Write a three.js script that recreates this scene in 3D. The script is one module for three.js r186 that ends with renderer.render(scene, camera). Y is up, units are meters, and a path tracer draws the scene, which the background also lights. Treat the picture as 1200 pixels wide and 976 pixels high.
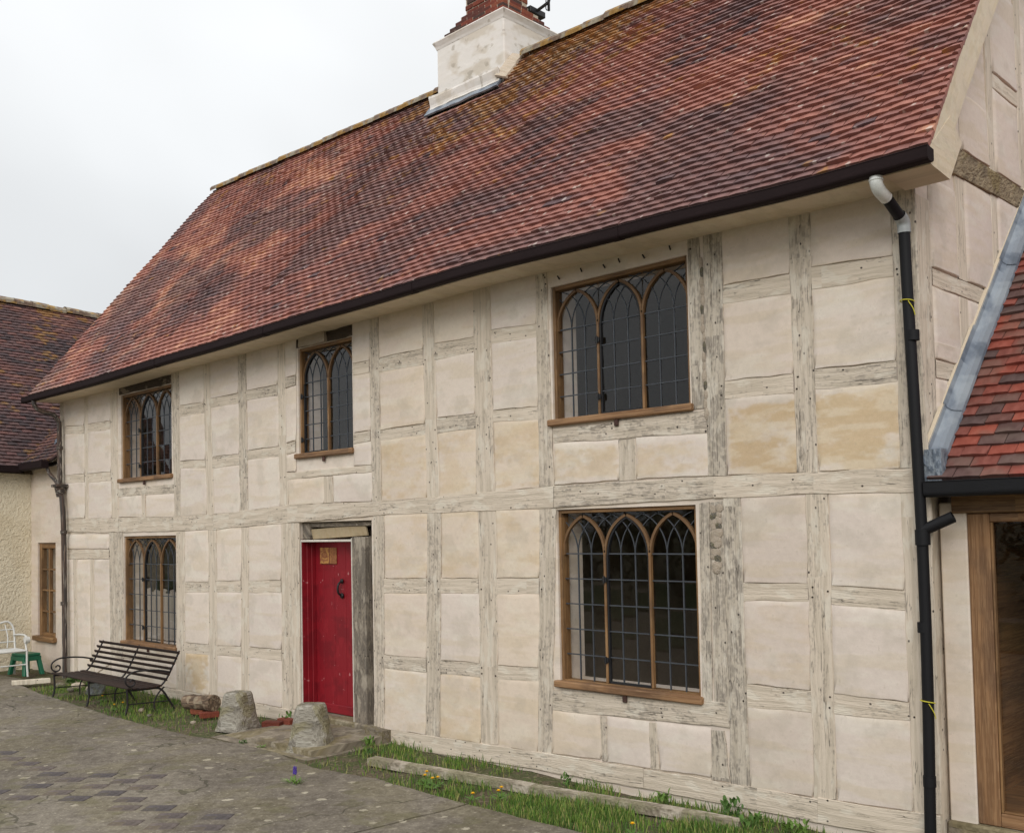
import * as THREE from 'three';
import { mergeGeometries } from 'three/addons/utils/BufferGeometryUtils.js';

// ---------------------------------------------------------------- camera, sky, sun, exposure
const scene = new THREE.Scene();
const camera = new THREE.PerspectiveCamera(2 * Math.atan(488 / 1199) * 180 / Math.PI, 1200 / 976, 0.1, 900);
camera.position.set(0, 1.92, 6);
camera.up.set(0.043621, 0.998937, 0.014916);
camera.lookAt(0 - 0.697361, 1.92 + 0.041136, 6 - 0.715538);
camera.setViewOffset(1200, 976, 0, -82, 1200, 976);      // shifted lens: less foreground, more roof
camera.updateProjectionMatrix(); camera.updateMatrixWorld();

const renderer = new THREE.WebGLRenderer({ antialias: true });
renderer.setSize(1024, 832);
renderer.toneMapping = THREE.LinearToneMapping;
renderer.toneMappingExposure = 0.99;
renderer.shadowMap.enabled = true;

// ---------------------------------------------------------------- noise
function rng(seed) { let s = seed >>> 0; return () => { s = (s + 0x6D2B79F5) | 0; let t = Math.imul(s ^ (s >>> 15), 1 | s); t = (t + Math.imul(t ^ (t >>> 7), 61 | t)) ^ t; return ((t ^ (t >>> 14)) >>> 0) / 4294967296; }; }
const R0 = rng(20240611);
const PERM = new Uint8Array(512), VAL = new Float32Array(256);
{ const r = rng(7); for (let i = 0; i < 256; i++) { PERM[i] = i; VAL[i] = r(); } for (let i = 255; i > 0; i--) { const j = Math.floor(r() * (i + 1)); const t = PERM[i]; PERM[i] = PERM[j]; PERM[j] = t; } for (let i = 0; i < 256; i++) PERM[256 + i] = PERM[i]; }
function vn(x, y) {
  const xi = Math.floor(x), yi = Math.floor(y); let fx = x - xi, fy = y - yi; fx = fx * fx * (3 - 2 * fx); fy = fy * fy * (3 - 2 * fy);
  const a = PERM[xi & 255], b = PERM[(xi + 1) & 255], y0 = yi & 255, y1 = (yi + 1) & 255;
  const v00 = VAL[PERM[a + y0]], v10 = VAL[PERM[b + y0]], v01 = VAL[PERM[a + y1]], v11 = VAL[PERM[b + y1]];
  return (v00 + (v10 - v00) * fx) * (1 - fy) + (v01 + (v11 - v01) * fx) * fy;
}
function fbm(x, y, o = 4) { let s = 0, a = 0.5, n = 0; for (let i = 0; i < o; i++) { s += a * vn(x, y); n += a; x = x * 2.03 + 17.3; y = y * 2.03 + 9.1; a *= 0.5; } return s / n; }
const hash2 = (i, j) => VAL[PERM[PERM[i & 255] + (j & 255)]];
const hash2b = (i, j) => VAL[PERM[PERM[(i * 7 + 31) & 255] + ((j * 5 + 57) & 255)]];
const clamp = (x, a = 0, b = 1) => Math.min(b, Math.max(a, x));
const sst = (a, b, x) => { const t = clamp((x - a) / (b - a)); return t * t * (3 - 2 * t); };
const lerp = (a, b, t) => a + (b - a) * t;
function mixc(o, c, t) { o[0] += (c[0] - o[0]) * t; o[1] += (c[1] - o[1]) * t; o[2] += (c[2] - o[2]) * t; }

// sky: bright overcast, brighter towards the zenith, faint cloud mottling
{
  const w = 512, h = 256, d = new Float32Array(w * h * 4);
  for (let j = 0; j < h; j++) for (let i = 0; i < w; i++) {
    const el = ((j + 0.5) / h - 0.5) * Math.PI, s = Math.sin(el), k = (j * w + i) * 4;
    const ax = Math.cos(i / w * 2 * Math.PI) * 3, az = Math.sin(i / w * 2 * Math.PI) * 3;
    let L = s >= 0 ? 0.70 + 0.60 * Math.pow(s, 1.0) : 0.25;
    const m = s >= 0 ? 1 + (fbm(ax * 1.3 + s * 4 + 20, az * 1.3 + s * 6 + 40, 5) - 0.5) * 0.26 : 1;
    const blue = s >= 0 ? 0.045 * (1 - s) : 0;
    d[k] = L * m * (1 - blue); d[k + 1] = L * m * (1 - blue * 0.15); d[k + 2] = L * m * (1 + blue * 0.55); d[k + 3] = 1;
  }
  const t = new THREE.DataTexture(d, w, h, THREE.RGBAFormat, THREE.FloatType);
  t.mapping = THREE.EquirectangularReflectionMapping; t.magFilter = THREE.LinearFilter; t.minFilter = THREE.LinearFilter; t.colorSpace = THREE.LinearSRGBColorSpace; t.needsUpdate = true;
  scene.background = t; scene.environment = t;
}
const sun = new THREE.DirectionalLight(new THREE.Color(1, 0.965, 0.91), 1.45);
sun.position.set(4, 15, 19); sun.target.position.set(-8, 2, 0); sun.castShadow = true; sun.shadow.radius = 60;
sun.shadow.mapSize.set(2048, 2048); Object.assign(sun.shadow.camera, { left: -22, right: 22, top: 22, bottom: -22, near: 1, far: 80 });
sun.name = 'veiled_sun'; scene.add(sun, sun.target);

// ---------------------------------------------------------------- helpers
const V = (x, y, z) => new THREE.Vector3(x, y, z);
function srgb(r, g, b) { return new THREE.Color().setRGB(r / 255, g / 255, b / 255, THREE.SRGBColorSpace); }
// a colour map and a bump map from one function: f(u, v, out) fills out with sRGB 0..255 and a height 0..1
function textures(w, h, f, wrap = true) {
  const c = new Uint8Array(w * h * 4), b = new Uint8Array(w * h * 4), o = [0, 0, 0, 0];
  for (let j = 0; j < h; j++) for (let i = 0; i < w; i++) {
    f((i + 0.5) / w, (j + 0.5) / h, o); const k = (j * w + i) * 4;
    c[k] = clamp(o[0], 0, 255); c[k + 1] = clamp(o[1], 0, 255); c[k + 2] = clamp(o[2], 0, 255); c[k + 3] = 255;
    b[k] = b[k + 1] = b[k + 2] = clamp(o[3]) * 255; b[k + 3] = 255;
  }
  const mk = (d, s) => { const t = new THREE.DataTexture(d, w, h, THREE.RGBAFormat); t.magFilter = THREE.LinearFilter; t.minFilter = THREE.LinearMipmapLinearFilter; t.generateMipmaps = true; if (wrap) t.wrapS = t.wrapT = THREE.RepeatWrapping; if (s) t.colorSpace = THREE.SRGBColorSpace; t.needsUpdate = true; return t; };
  return { map: mk(c, true), bumpMap: mk(b, false) };
}
function mat(o) { const { tex, ...rest } = o; return new THREE.MeshStandardMaterial({ roughness: 0.9, metalness: 0, ...(tex || {}), ...rest }); }
const used = {};
function numbered(n) { used[n] = (used[n] || 0) + 1; return used[n] === 1 ? n : n + '_' + String(used[n] - 1).padStart(3, '0'); }
function put(o, name, parent) { o.name = parent === scene ? numbered(name) : name; o.castShadow = true; o.receiveShadow = true; parent.add(o); return o; }
function mesh(name, geo, m, parent) { return put(new THREE.Mesh(geo, m), name, parent); }
function group(name, parent, x = 0, y = 0, z = 0, ry = 0) { const g = new THREE.Group(); g.position.set(x, y, z); g.rotation.y = ry; return put(g, name, parent); }
function tag(o, label, category, grp) { o.userData.label = label; o.userData.category = category; if (grp) o.userData.group = grp; return o; }
function structure(o) { o.userData.kind = 'structure'; return o; }
const merge = a => mergeGeometries(a.map(g => { const q = g.index ? g.toNonIndexed() : g; for (const k of Object.keys(q.attributes)) if (!['position', 'normal', 'uv'].includes(k)) q.deleteAttribute(k); return q; }));
// raw geometry from a flat list of triangles [[p,p,p], ...] with uv from a function
class Tri {
  constructor() { this.p = []; this.u = []; }
  v(a, ua) { this.p.push(a[0], a[1], a[2]); this.u.push(ua[0], ua[1]); }
  tri(a, b, c, ua, ub, uc) { this.v(a, ua); this.v(b, ub); this.v(c, uc); }
  quad(a, b, c, d, ua, ub, uc, ud) { this.tri(a, b, c, ua, ub, uc); this.tri(a, c, d, ua, uc, ud); }
  geo() { const g = new THREE.BufferGeometry(); g.setAttribute('position', new THREE.Float32BufferAttribute(this.p, 3)); g.setAttribute('uv', new THREE.Float32BufferAttribute(this.u, 2)); g.computeVertexNormals(); return g; }
}
// chamfered box between two corners, uv in metres along the longest axis (v) and round it (u)
function box(x0, y0, z0, x1, y1, z1, c = 0.004, ou = 0, ov = 0) {
  if (x1 < x0) [x0, x1] = [x1, x0]; if (y1 < y0) [y0, y1] = [y1, y0]; if (z1 < z0) [z0, z1] = [z1, z0];
  c = Math.min(c, (x1 - x0) * 0.3, (y1 - y0) * 0.3, (z1 - z0) * 0.3);
  const L = [x1 - x0, y1 - y0, z1 - z0], la = L.indexOf(Math.max(...L)), oth = [0, 1, 2].filter(k => k !== la);
  const uv = p => [p[oth[0]] + p[oth[1]] + ou, p[la] + ov];
  const T = new Tri(), lo = [x0, y0, z0], hi = [x1, y1, z1];
  const P = (s, ax) => { const r = [0, 0, 0]; for (let k = 0; k < 3; k++) { const e = s[k] > 0 ? hi[k] : lo[k]; r[k] = k === ax ? e : e - s[k] * c; } return r; };
  const cen = [(x0 + x1) / 2, (y0 + y1) / 2, (z0 + z1) / 2];
  const face = pts => { const a = pts[0], b = pts[1], d = pts[pts.length - 1]; const n = [(b[1] - a[1]) * (d[2] - a[2]) - (b[2] - a[2]) * (d[1] - a[1]), (b[2] - a[2]) * (d[0] - a[0]) - (b[0] - a[0]) * (d[2] - a[2]), (b[0] - a[0]) * (d[1] - a[1]) - (b[1] - a[1]) * (d[0] - a[0])]; const m = pts.reduce((q, p) => [q[0] + p[0] / pts.length, q[1] + p[1] / pts.length, q[2] + p[2] / pts.length], [0, 0, 0]); if (n[0] * (m[0] - cen[0]) + n[1] * (m[1] - cen[1]) + n[2] * (m[2] - cen[2]) < 0) pts = pts.slice().reverse(); for (let i = 1; i + 1 < pts.length; i++) T.tri(pts[0], pts[i], pts[i + 1], uv(pts[0]), uv(pts[i]), uv(pts[i + 1])); };
  for (let ax = 0; ax < 3; ax++) { const [b1, b2] = [(ax + 1) % 3, (ax + 2) % 3]; for (const s of [-1, 1]) { const S = (a, b) => { const q = [0, 0, 0]; q[ax] = s; q[b1] = a; q[b2] = b; return q; }; face([P(S(-1, -1), ax), P(S(1, -1), ax), P(S(1, 1), ax), P(S(-1, 1), ax)]); } }
  for (let ax = 0; ax < 3; ax++) { const [b1, b2] = [(ax + 1) % 3, (ax + 2) % 3]; for (const s of [-1, 1]) for (const t of [-1, 1]) { const S = e => { const q = [0, 0, 0]; q[ax] = e; q[b1] = s; q[b2] = t; return q; }; face([P(S(-1), b1), P(S(1), b1), P(S(1), b2), P(S(-1), b2)]); } }
  for (const a of [-1, 1]) for (const b of [-1, 1]) for (const d of [-1, 1]) face([P([a, b, d], 0), P([a, b, d], 1), P([a, b, d], 2)]);
  return T.geo();
}
// rectangular section swept along a polyline in a plane of constant z
function strip(pts, hw, z0, z1, uvo = 0) {
  const T = new Tri(), n = pts.length, L = [], Rr = []; let s = [0];
  for (let i = 0; i < n; i++) { const a = pts[Math.max(0, i - 1)], b = pts[Math.min(n - 1, i + 1)]; let dx = b[0] - a[0], dy = b[1] - a[1]; const l = Math.hypot(dx, dy) || 1; dx /= l; dy /= l; L.push([pts[i][0] - dy * hw, pts[i][1] + dx * hw]); Rr.push([pts[i][0] + dy * hw, pts[i][1] - dx * hw]); if (i) s.push(s[i - 1] + Math.hypot(pts[i][0] - pts[i - 1][0], pts[i][1] - pts[i - 1][1])); }
  for (let i = 0; i + 1 < n; i++) {
    const q = (a, b, za, zb, u0, u1) => T.quad([...a[i], za], [...b[i], zb], [...b[i + 1], zb], [...a[i + 1], za], [u0, s[i] + uvo], [u1, s[i] + uvo], [u1, s[i + 1] + uvo], [u0, s[i + 1] + uvo]);
    q(L, Rr, z1, z1, 0, hw * 2); q(Rr, Rr, z1, z0, 0, z1 - z0); q(L, L, z0, z1, 0, z1 - z0); q(Rr, L, z0, z0, 0, hw * 2);
  }
  return T.geo();
}
function tube(pts, r, seg = 8, closed = false, n = 0) { const c = new THREE.CatmullRomCurve3(pts.map(p => Array.isArray(p) ? V(...p) : p), closed, 'centripetal'); return new THREE.TubeGeometry(c, n || Math.max(2, pts.length * 4), r, seg, closed); }
function rod(a, b, r, seg = 8) { return new THREE.TubeGeometry(new THREE.LineCurve3(V(...a), V(...b)), 1, r, seg, false); }
// profile ([y, z] list, maybe closed) swept along X, profile is a function of x
function sweepX(xs, prof, closed = true, caps = true) {
  const T = new Tri(), P = xs.map(x => prof(x).map(q => [x, q[0], q[1]])), m = P[0].length;
  for (let i = 0; i + 1 < xs.length; i++) for (let k = 0; k < (closed ? m : m - 1); k++) { const k2 = (k + 1) % m; T.quad(P[i][k], P[i + 1][k], P[i + 1][k2], P[i][k2], [xs[i], k * 0.1], [xs[i + 1], k * 0.1], [xs[i + 1], k * 0.1 + 0.1], [xs[i], k * 0.1 + 0.1]); }
  if (caps) for (const [r, rev] of [[P[0], 1], [P[P.length - 1], 0]]) { const sh = THREE.ShapeUtils.triangulateShape(r.map(p => new THREE.Vector2(p[2], p[1])), []); for (const t of sh) { const q = rev ? [t[0], t[2], t[1]] : t; T.tri(r[q[0]], r[q[1]], r[q[2]], [r[q[0]][2], r[q[0]][1]], [r[q[1]][2], r[q[1]][1]], [r[q[2]][2], r[q[2]][1]]); } }
  return T.geo();
}
const range = (a, b, n) => Array.from({ length: n + 1 }, (_, i) => a + (b - a) * i / n);
function worldUv(g, f) { const p = g.attributes.position, u = g.attributes.uv; for (let i = 0; i < p.count; i++) { const q = f(p.getX(i), p.getY(i), p.getZ(i)); u.setXY(i, q[0], q[1]); } return g; }
function displace(g, amp, fr, seed = 0) { const p = g.attributes.position, n = g.attributes.normal; const acc = new Map(), key = i => Math.round(p.getX(i) * 2e4) + '_' + Math.round(p.getY(i) * 2e4) + '_' + Math.round(p.getZ(i) * 2e4), ks = []; for (let i = 0; i < p.count; i++) { const k = key(i); ks.push(k); const a = acc.get(k) || [0, 0, 0]; a[0] += n.getX(i); a[1] += n.getY(i); a[2] += n.getZ(i); acc.set(k, a); } for (let i = 0; i < p.count; i++) { const a = acc.get(ks[i]), l = Math.hypot(...a) || 1; n.setXYZ(i, a[0] / l, a[1] / l, a[2] / l); } for (let i = 0; i < p.count; i++) { const x = p.getX(i), y = p.getY(i), z = p.getZ(i); const k = (fbm(x * fr + z * fr * 0.7 + seed, y * fr - z * fr * 0.6 + seed * 1.7, 4) - 0.5) * 2 * amp; p.setXYZ(i, x + n.getX(i) * k, y + n.getY(i) * k, z + n.getZ(i) * k); } g.computeVertexNormals(); return g; }

// ---------------------------------------------------------------- measured facade (metres, facade plane z = 0)
const TIMBERS = [
['v',-14.945,3.895,-14.794,3.88,-14.742,2.191,-14.891,2.194],
['v',-14.113,3.892,-13.988,3.879,-13.973,2.179,-14.098,2.182],
['v',-13.294,3.896,-13.091,3.873,-13.057,2.165,-13.259,2.17],
['v',-11.603,3.893,-11.409,3.87,-11.391,2.149,-11.539,2.152],
['v',-10.839,3.89,-10.683,3.87,-10.605,2.155,-10.769,2.159],
['v',-10.065,3.89,-9.887,3.867,-9.884,2.163,-10.043,2.167],
['v',-9.278,3.887,-9.134,3.867,-9.097,2.209,-9.248,2.214],
['v',-7.697,3.885,-7.555,3.863,-7.545,2.197,-7.687,2.201],
['v',-6.927,3.885,-6.776,3.861,-6.731,2.205,-6.902,2.211],
['v',-6.258,3.89,-6.051,3.854,-6.038,2.217,-6.259,2.225],
['v',-5.531,3.881,-5.41,3.859,-5.379,2.245,-5.534,2.252],
['v',-3.939,3.884,-3.782,3.851,-3.797,2.248,-3.947,2.256],
['v',-3.281,3.884,-3.126,3.849,-3.126,2.236,-3.274,2.244],
['v',-2.596,3.882,-2.453,3.847,-2.43,2.223,-2.595,2.233],
['v',-14.884,1.998,-14.736,1.996,-14.67,0.046,-14.817,0.034],
['v',-13.338,1.979,-12.935,1.974,-12.93,0.076,-13.303,0.044],
['v',-11.498,1.958,-11.29,1.956,-11.319,0.091,-11.526,0.071],
['v',-10.74,1.978,-10.559,1.976,-10.573,0.099,-10.744,0.082],
['v',-10.028,1.997,-9.87,1.995,-9.906,0.107,-10.063,0.091],
['v',-9.241,2.031,-8.912,2.025,-8.93,0.127,-9.258,0.092],
['v',-7.676,2.072,-7.51,2.068,-7.559,0.101,-7.712,0.082],
['v',-6.898,2.075,-6.712,2.07,-6.787,0.122,-6.969,0.099],
['v',-6.249,2.087,-6.031,2.081,-6.057,0.144,-6.27,0.116],
['v',-5.539,2.075,-5.362,2.07,-5.46,0.152,-5.616,0.131],
['v',-3.829,2.103,-3.695,2.098,-3.69,0.18,-3.842,0.156],
['v',-3.22,2.101,-3.062,2.095,-3.073,0.198,-3.229,0.171],
['v',-2.599,2.089,-2.419,2.082,-2.429,0.222,-2.59,0.194],
['h',-14.783,3.512,-14.109,3.473,-14.108,3.36,-14.78,3.402],
['h',-14.761,2.813,-14.103,2.797,-14.102,2.685,-14.758,2.697],
['h',-13.985,3.48,-13.286,3.465,-13.283,3.346,-13.984,3.362],
['h',-13.979,2.796,-13.272,2.788,-13.269,2.663,-13.978,2.667],
['h',-11.405,3.474,-10.822,3.466,-10.816,3.336,-11.403,3.34],
['h',-11.398,2.81,-10.794,2.793,-10.79,2.693,-11.397,2.722],
['h',-10.666,3.49,-10.06,3.484,-10.059,3.369,-10.661,3.381],
['h',-10.635,2.812,-10.051,2.808,-10.05,2.685,-10.629,2.684],
['h',-9.887,3.494,-9.271,3.49,-9.269,3.376,-9.887,3.385],
['h',-9.885,2.835,-9.259,2.837,-9.257,2.729,-9.885,2.732],
['h',-7.553,3.545,-6.922,3.547,-6.919,3.4,-7.552,3.416],
['h',-7.549,2.868,-6.912,2.877,-6.91,2.77,-7.548,2.768],
['h',-6.768,3.571,-6.258,3.558,-6.258,3.426,-6.764,3.426],
['h',-6.75,2.908,-6.258,2.9,-6.258,2.776,-6.747,2.772],
['h',-6.049,3.585,-5.531,3.555,-5.532,3.444,-6.048,3.469],
['h',-6.044,2.909,-5.533,2.894,-5.533,2.784,-6.043,2.808],
['h',-3.784,3.548,-3.28,3.535,-3.279,3.4,-3.786,3.425],
['h',-3.791,2.895,-3.277,2.882,-3.277,2.76,-3.792,2.769],
['h',-3.126,3.549,-2.595,3.514,-2.595,3.386,-3.126,3.401],
['h',-3.126,2.891,-2.595,2.877,-2.595,2.748,-3.126,2.76],
['h',-11.299,1.367,-10.741,1.384,-10.742,1.261,-11.301,1.246],
['h',-11.31,0.654,-10.743,0.666,-10.743,0.545,-11.312,0.525],
['h',-10.563,1.392,-10.039,1.408,-10.041,1.281,-10.564,1.267],
['h',-10.568,0.668,-10.052,0.687,-10.054,0.575,-10.569,0.552],
['h',-9.881,1.411,-9.246,1.429,-9.247,1.299,-9.883,1.281],
['h',-9.894,0.693,-9.253,0.708,-9.254,0.593,-9.897,0.572],
['h',-7.525,1.482,-6.919,1.493,-6.924,1.362,-7.528,1.345],
['h',-7.542,0.775,-6.944,0.787,-6.949,0.659,-7.545,0.649],
['h',-6.734,1.497,-6.256,1.506,-6.257,1.377,-6.739,1.365],
['h',-6.761,0.786,-6.263,0.794,-6.264,0.673,-6.766,0.659],
['h',-6.039,1.515,-5.561,1.524,-5.566,1.392,-6.04,1.381],
['h',-6.048,0.797,-5.589,0.812,-5.593,0.697,-6.05,0.677],
['h',-3.694,1.524,-3.222,1.529,-3.223,1.415,-3.693,1.405],
['h',-3.692,0.855,-3.226,0.851,-3.227,0.714,-3.691,0.702],
['h',-3.065,1.522,-2.597,1.503,-2.596,1.382,-3.066,1.4],
['h',-3.069,0.853,-2.593,0.843,-2.593,0.733,-3.07,0.72],
['b',-14.892,2.193,-13.032,2.166,-13.034,1.975,-14.893,1.998],
['b',-13.032,2.166,-10.613,2.158,-10.616,1.978,-13.034,1.975],
['b',-10.613,2.158,-9.103,2.212,-9.107,2.027,-10.616,1.978],
['b',-9.103,2.212,-7.583,2.199,-7.586,2.07,-9.107,2.027],
['b',-7.583,2.199,-6.776,2.209,-6.779,2.073,-7.586,2.07],
['b',-6.776,2.209,-5.378,2.249,-5.384,2.074,-6.779,2.073],
['b',-5.378,2.249,-3.899,2.252,-3.904,2.099,-5.384,2.074],
['b',-3.899,2.252,-3.155,2.239,-3.16,2.098,-3.904,2.099],
['b',-3.155,2.239,-2.449,2.227,-2.454,2.084,-3.16,2.098],
['s',-14.788,0.039,-11.381,0.081,-11.383,-0.09,-14.789,-0.129],
['s',-11.381,0.081,-8.931,0.108,-8.933,-0.014,-11.383,-0.09],
['s',-7.738,0.093,-5.909,0.137,-5.914,-0.002,-7.742,-0.076],
['s',-5.909,0.137,-4.562,0.17,-4.567,0.024,-5.914,-0.002],
['s',-4.562,0.17,-3.2,0.183,-3.205,0.033,-4.567,0.024],
['s',-3.2,0.183,-2.43,0.211,-2.436,0.048,-3.205,0.033],
['h',-13.053,2.557,-11.532,2.544,-11.512,2.43,-13.054,2.445],
['v',-12.401,2.443,-12.297,2.444,-12.289,2.159,-12.382,2.161],
['h',-9.128,2.551,-7.691,2.548,-7.686,2.483,-9.113,2.479],
['v',-8.462,2.473,-8.318,2.474,-8.31,2.216,-8.453,2.213],
['h',-9.123,3.545,-8.934,3.549,-8.936,3.443,-9.125,3.437],
['h',-9.113,2.854,-8.948,2.868,-8.951,2.753,-9.116,2.738],
['h',-7.959,3.565,-7.705,3.557,-7.708,3.427,-7.962,3.433],
['h',-7.962,2.869,-7.702,2.873,-7.705,2.775,-7.964,2.77],
['h',-5.374,2.696,-3.945,2.714,-3.944,2.548,-5.368,2.587],
['v',-4.729,2.56,-4.562,2.56,-4.572,2.259,-4.731,2.257],
['v',-4.067,3.812,-3.971,3.817,-3.952,2.726,-4.064,2.725],
['h',-5.391,3.936,-4.067,3.921,-4.07,3.831,-5.394,3.841],
['h',-14.746,1.753,-13.34,1.753,-13.342,1.628,-14.747,1.62],
['v',-14.484,1.621,-14.37,1.622,-14.34,0.048,-14.454,0.039],
['v',-13.935,1.625,-13.816,1.625,-13.803,0.047,-13.917,0.049],
['h',-13.303,0.481,-11.52,0.515,-11.522,0.393,-13.304,0.335],
['h',-5.436,0.651,-3.869,0.718,-3.828,0.545,-5.441,0.491],
['v',-4.97,0.497,-4.9,0.502,-4.902,0.17,-4.96,0.165],
['v',-4.509,0.503,-4.445,0.507,-4.422,0.181,-4.501,0.175],
['v',-3.985,0.515,-3.883,0.521,-3.841,0.184,-3.983,0.179],
['v',-4.03,2.067,-3.946,2.076,-3.969,0.592,-4.044,0.607],
['v',-3.939,2.07,-3.833,2.078,-3.833,0.59,-3.955,0.588]
];
const PANELS = [
[-14.779,3.849,-14.127,3.852,-14.123,3.474,-14.768,3.511],
[-14.765,3.4,-14.122,3.361,-14.117,2.798,-14.747,2.812],
[-14.743,2.696,-14.116,2.685,-14.112,2.182,-14.727,2.191],
[-13.974,3.849,-13.306,3.851,-13.298,3.467,-13.971,3.479],
[-13.97,3.361,-13.296,3.347,-13.284,2.788,-13.965,2.796],
[-13.964,2.666,-13.282,2.663,-13.272,2.169,-13.96,2.179],
[-11.398,3.849,-10.847,3.851,-10.831,3.467,-11.394,3.473],
[-11.393,3.339,-10.826,3.337,-10.804,2.793,-11.387,2.809],
[-11.386,2.722,-10.8,2.694,-10.778,2.157,-11.381,2.15],
[-10.673,3.849,-10.074,3.851,-10.069,3.485,-10.656,3.489],
[-10.651,3.38,-10.067,3.37,-10.06,2.809,-10.626,2.812],
[-10.62,2.684,-10.058,2.686,-10.052,2.163,-10.596,2.158],
[-9.879,3.849,-9.286,3.851,-9.279,3.491,-9.878,3.493],
[-9.878,3.384,-9.277,3.377,-9.267,2.838,-9.877,2.834],
[-9.877,2.731,-9.265,2.729,-9.256,2.208,-9.875,2.17],
[-7.548,3.849,-6.932,3.851,-6.927,3.548,-7.546,3.544],
[-7.546,3.415,-6.925,3.401,-6.918,2.877,-7.543,2.868],
[-7.542,2.767,-6.916,2.77,-6.908,2.207,-7.539,2.2],
[-6.77,3.849,-6.263,3.851,-6.263,3.558,-6.763,3.571],
[-6.759,3.425,-6.263,3.427,-6.264,2.901,-6.745,2.908],
[-6.741,2.771,-6.264,2.777,-6.264,2.219,-6.726,2.209],
[-6.046,3.849,-5.535,3.85,-5.536,3.555,-6.044,3.584],
[-6.043,3.469,-5.536,3.445,-5.537,2.895,-6.038,2.908],
[-6.038,2.808,-5.538,2.785,-5.539,2.246,-6.033,2.225],
[-3.778,3.849,-3.284,3.85,-3.283,3.535,-3.781,3.548],
[-3.782,3.424,-3.282,3.401,-3.28,2.882,-3.787,2.894],
[-3.789,2.769,-3.28,2.76,-3.277,2.241,-3.793,2.251],
[-3.123,3.849,-2.598,3.85,-2.598,3.514,-3.123,3.549],
[-3.123,3.4,-2.598,3.387,-2.598,2.877,-3.123,2.891],
[-3.123,2.76,-2.598,2.748,-2.597,2.23,-3.123,2.238],
[-11.279,1.96,-10.75,1.975,-10.751,1.383,-11.288,1.367],
[-11.29,1.246,-10.751,1.261,-10.752,0.666,-11.3,0.655],
[-11.302,0.525,-10.752,0.544,-10.753,0.089,-11.309,0.083],
[-10.549,1.979,-10.036,1.994,-10.047,1.408,-10.554,1.393],
[-10.555,1.267,-10.05,1.281,-10.061,0.686,-10.559,0.668],
[-10.56,0.553,-10.063,0.574,-10.072,0.097,-10.563,0.093],
[-9.861,1.999,-9.249,2.023,-9.254,1.429,-9.872,1.411],
[-9.874,1.281,-9.255,1.299,-9.261,0.707,-9.886,0.693],
[-9.888,0.573,-9.262,0.592,-9.266,0.108,-9.897,0.101],
[-7.503,2.07,-6.904,2.072,-6.925,1.493,-7.518,1.482],
[-7.522,1.345,-6.93,1.362,-6.95,0.787,-7.536,0.776],
[-7.539,0.65,-6.955,0.659,-6.974,0.108,-7.553,0.093],
[-6.706,2.074,-6.255,2.083,-6.261,1.506,-6.728,1.497],
[-6.733,1.365,-6.262,1.377,-6.268,0.794,-6.756,0.786],
[-6.76,0.66,-6.27,0.672,-6.275,0.126,-6.781,0.114],
[-6.026,2.082,-5.544,2.074,-5.565,1.524,-6.034,1.515],
[-6.035,1.381,-5.571,1.391,-5.593,0.812,-6.043,0.797],
[-6.045,0.678,-5.598,0.696,-5.62,0.14,-6.052,0.133],
[-3.692,2.1,-3.223,2.098,-3.225,1.529,-3.69,1.524],
[-3.69,1.405,-3.226,1.415,-3.229,0.851,-3.689,0.855],
[-3.688,0.703,-3.23,0.713,-3.232,0.181,-3.687,0.168],
[-3.059,2.096,-2.602,2.087,-2.599,1.503,-3.062,1.522],
[-3.063,1.4,-2.598,1.382,-2.596,0.843,-3.066,0.853],
[-3.067,0.721,-2.595,0.733,-2.593,0.204,-3.07,0.188],
[-13.029,2.433,-12.413,2.433,-12.393,2.162,-13.044,2.176],
[-12.274,2.438,-11.544,2.426,-11.548,2.143,-12.266,2.159],
[-9.098,2.469,-8.469,2.469,-8.461,2.209,-9.087,2.211],
[-8.304,2.473,-7.692,2.475,-7.693,2.2,-8.303,2.212],
[-9.125,3.824,-8.928,3.833,-8.934,3.549,-9.123,3.545],
[-9.125,3.428,-8.936,3.434,-8.948,2.877,-9.113,2.863],
[-9.116,2.729,-8.951,2.745,-8.955,2.559,-9.112,2.559],
[-7.952,3.839,-7.698,3.842,-7.705,3.549,-7.959,3.549],
[-7.962,3.424,-7.708,3.419,-7.702,2.881,-7.962,2.869],
[-7.964,2.762,-7.698,2.767,-7.697,2.556,-7.969,2.556],
[-5.359,2.58,-4.733,2.56,-4.734,2.261,-5.369,2.257],
[-4.554,2.559,-3.944,2.548,-3.947,2.259,-4.564,2.259],
[-14.715,1.959,-13.351,1.945,-13.353,1.764,-14.716,1.765],
[-14.718,1.608,-14.499,1.609,-14.468,0.05,-14.67,0.045],
[-14.356,1.61,-13.951,1.613,-13.93,0.047,-14.326,0.049],
[-13.802,1.614,-13.355,1.617,-13.318,0.245,-13.79,0.071],
[-13.279,0.315,-11.522,0.383,-11.526,0.088,-13.282,0.058],
[-5.436,0.485,-4.974,0.5,-4.963,0.174,-5.455,0.151],
[-4.896,0.502,-4.513,0.502,-4.505,0.181,-4.898,0.167],
[-4.441,0.508,-3.992,0.52,-3.989,0.19,-4.418,0.178]
];
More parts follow.
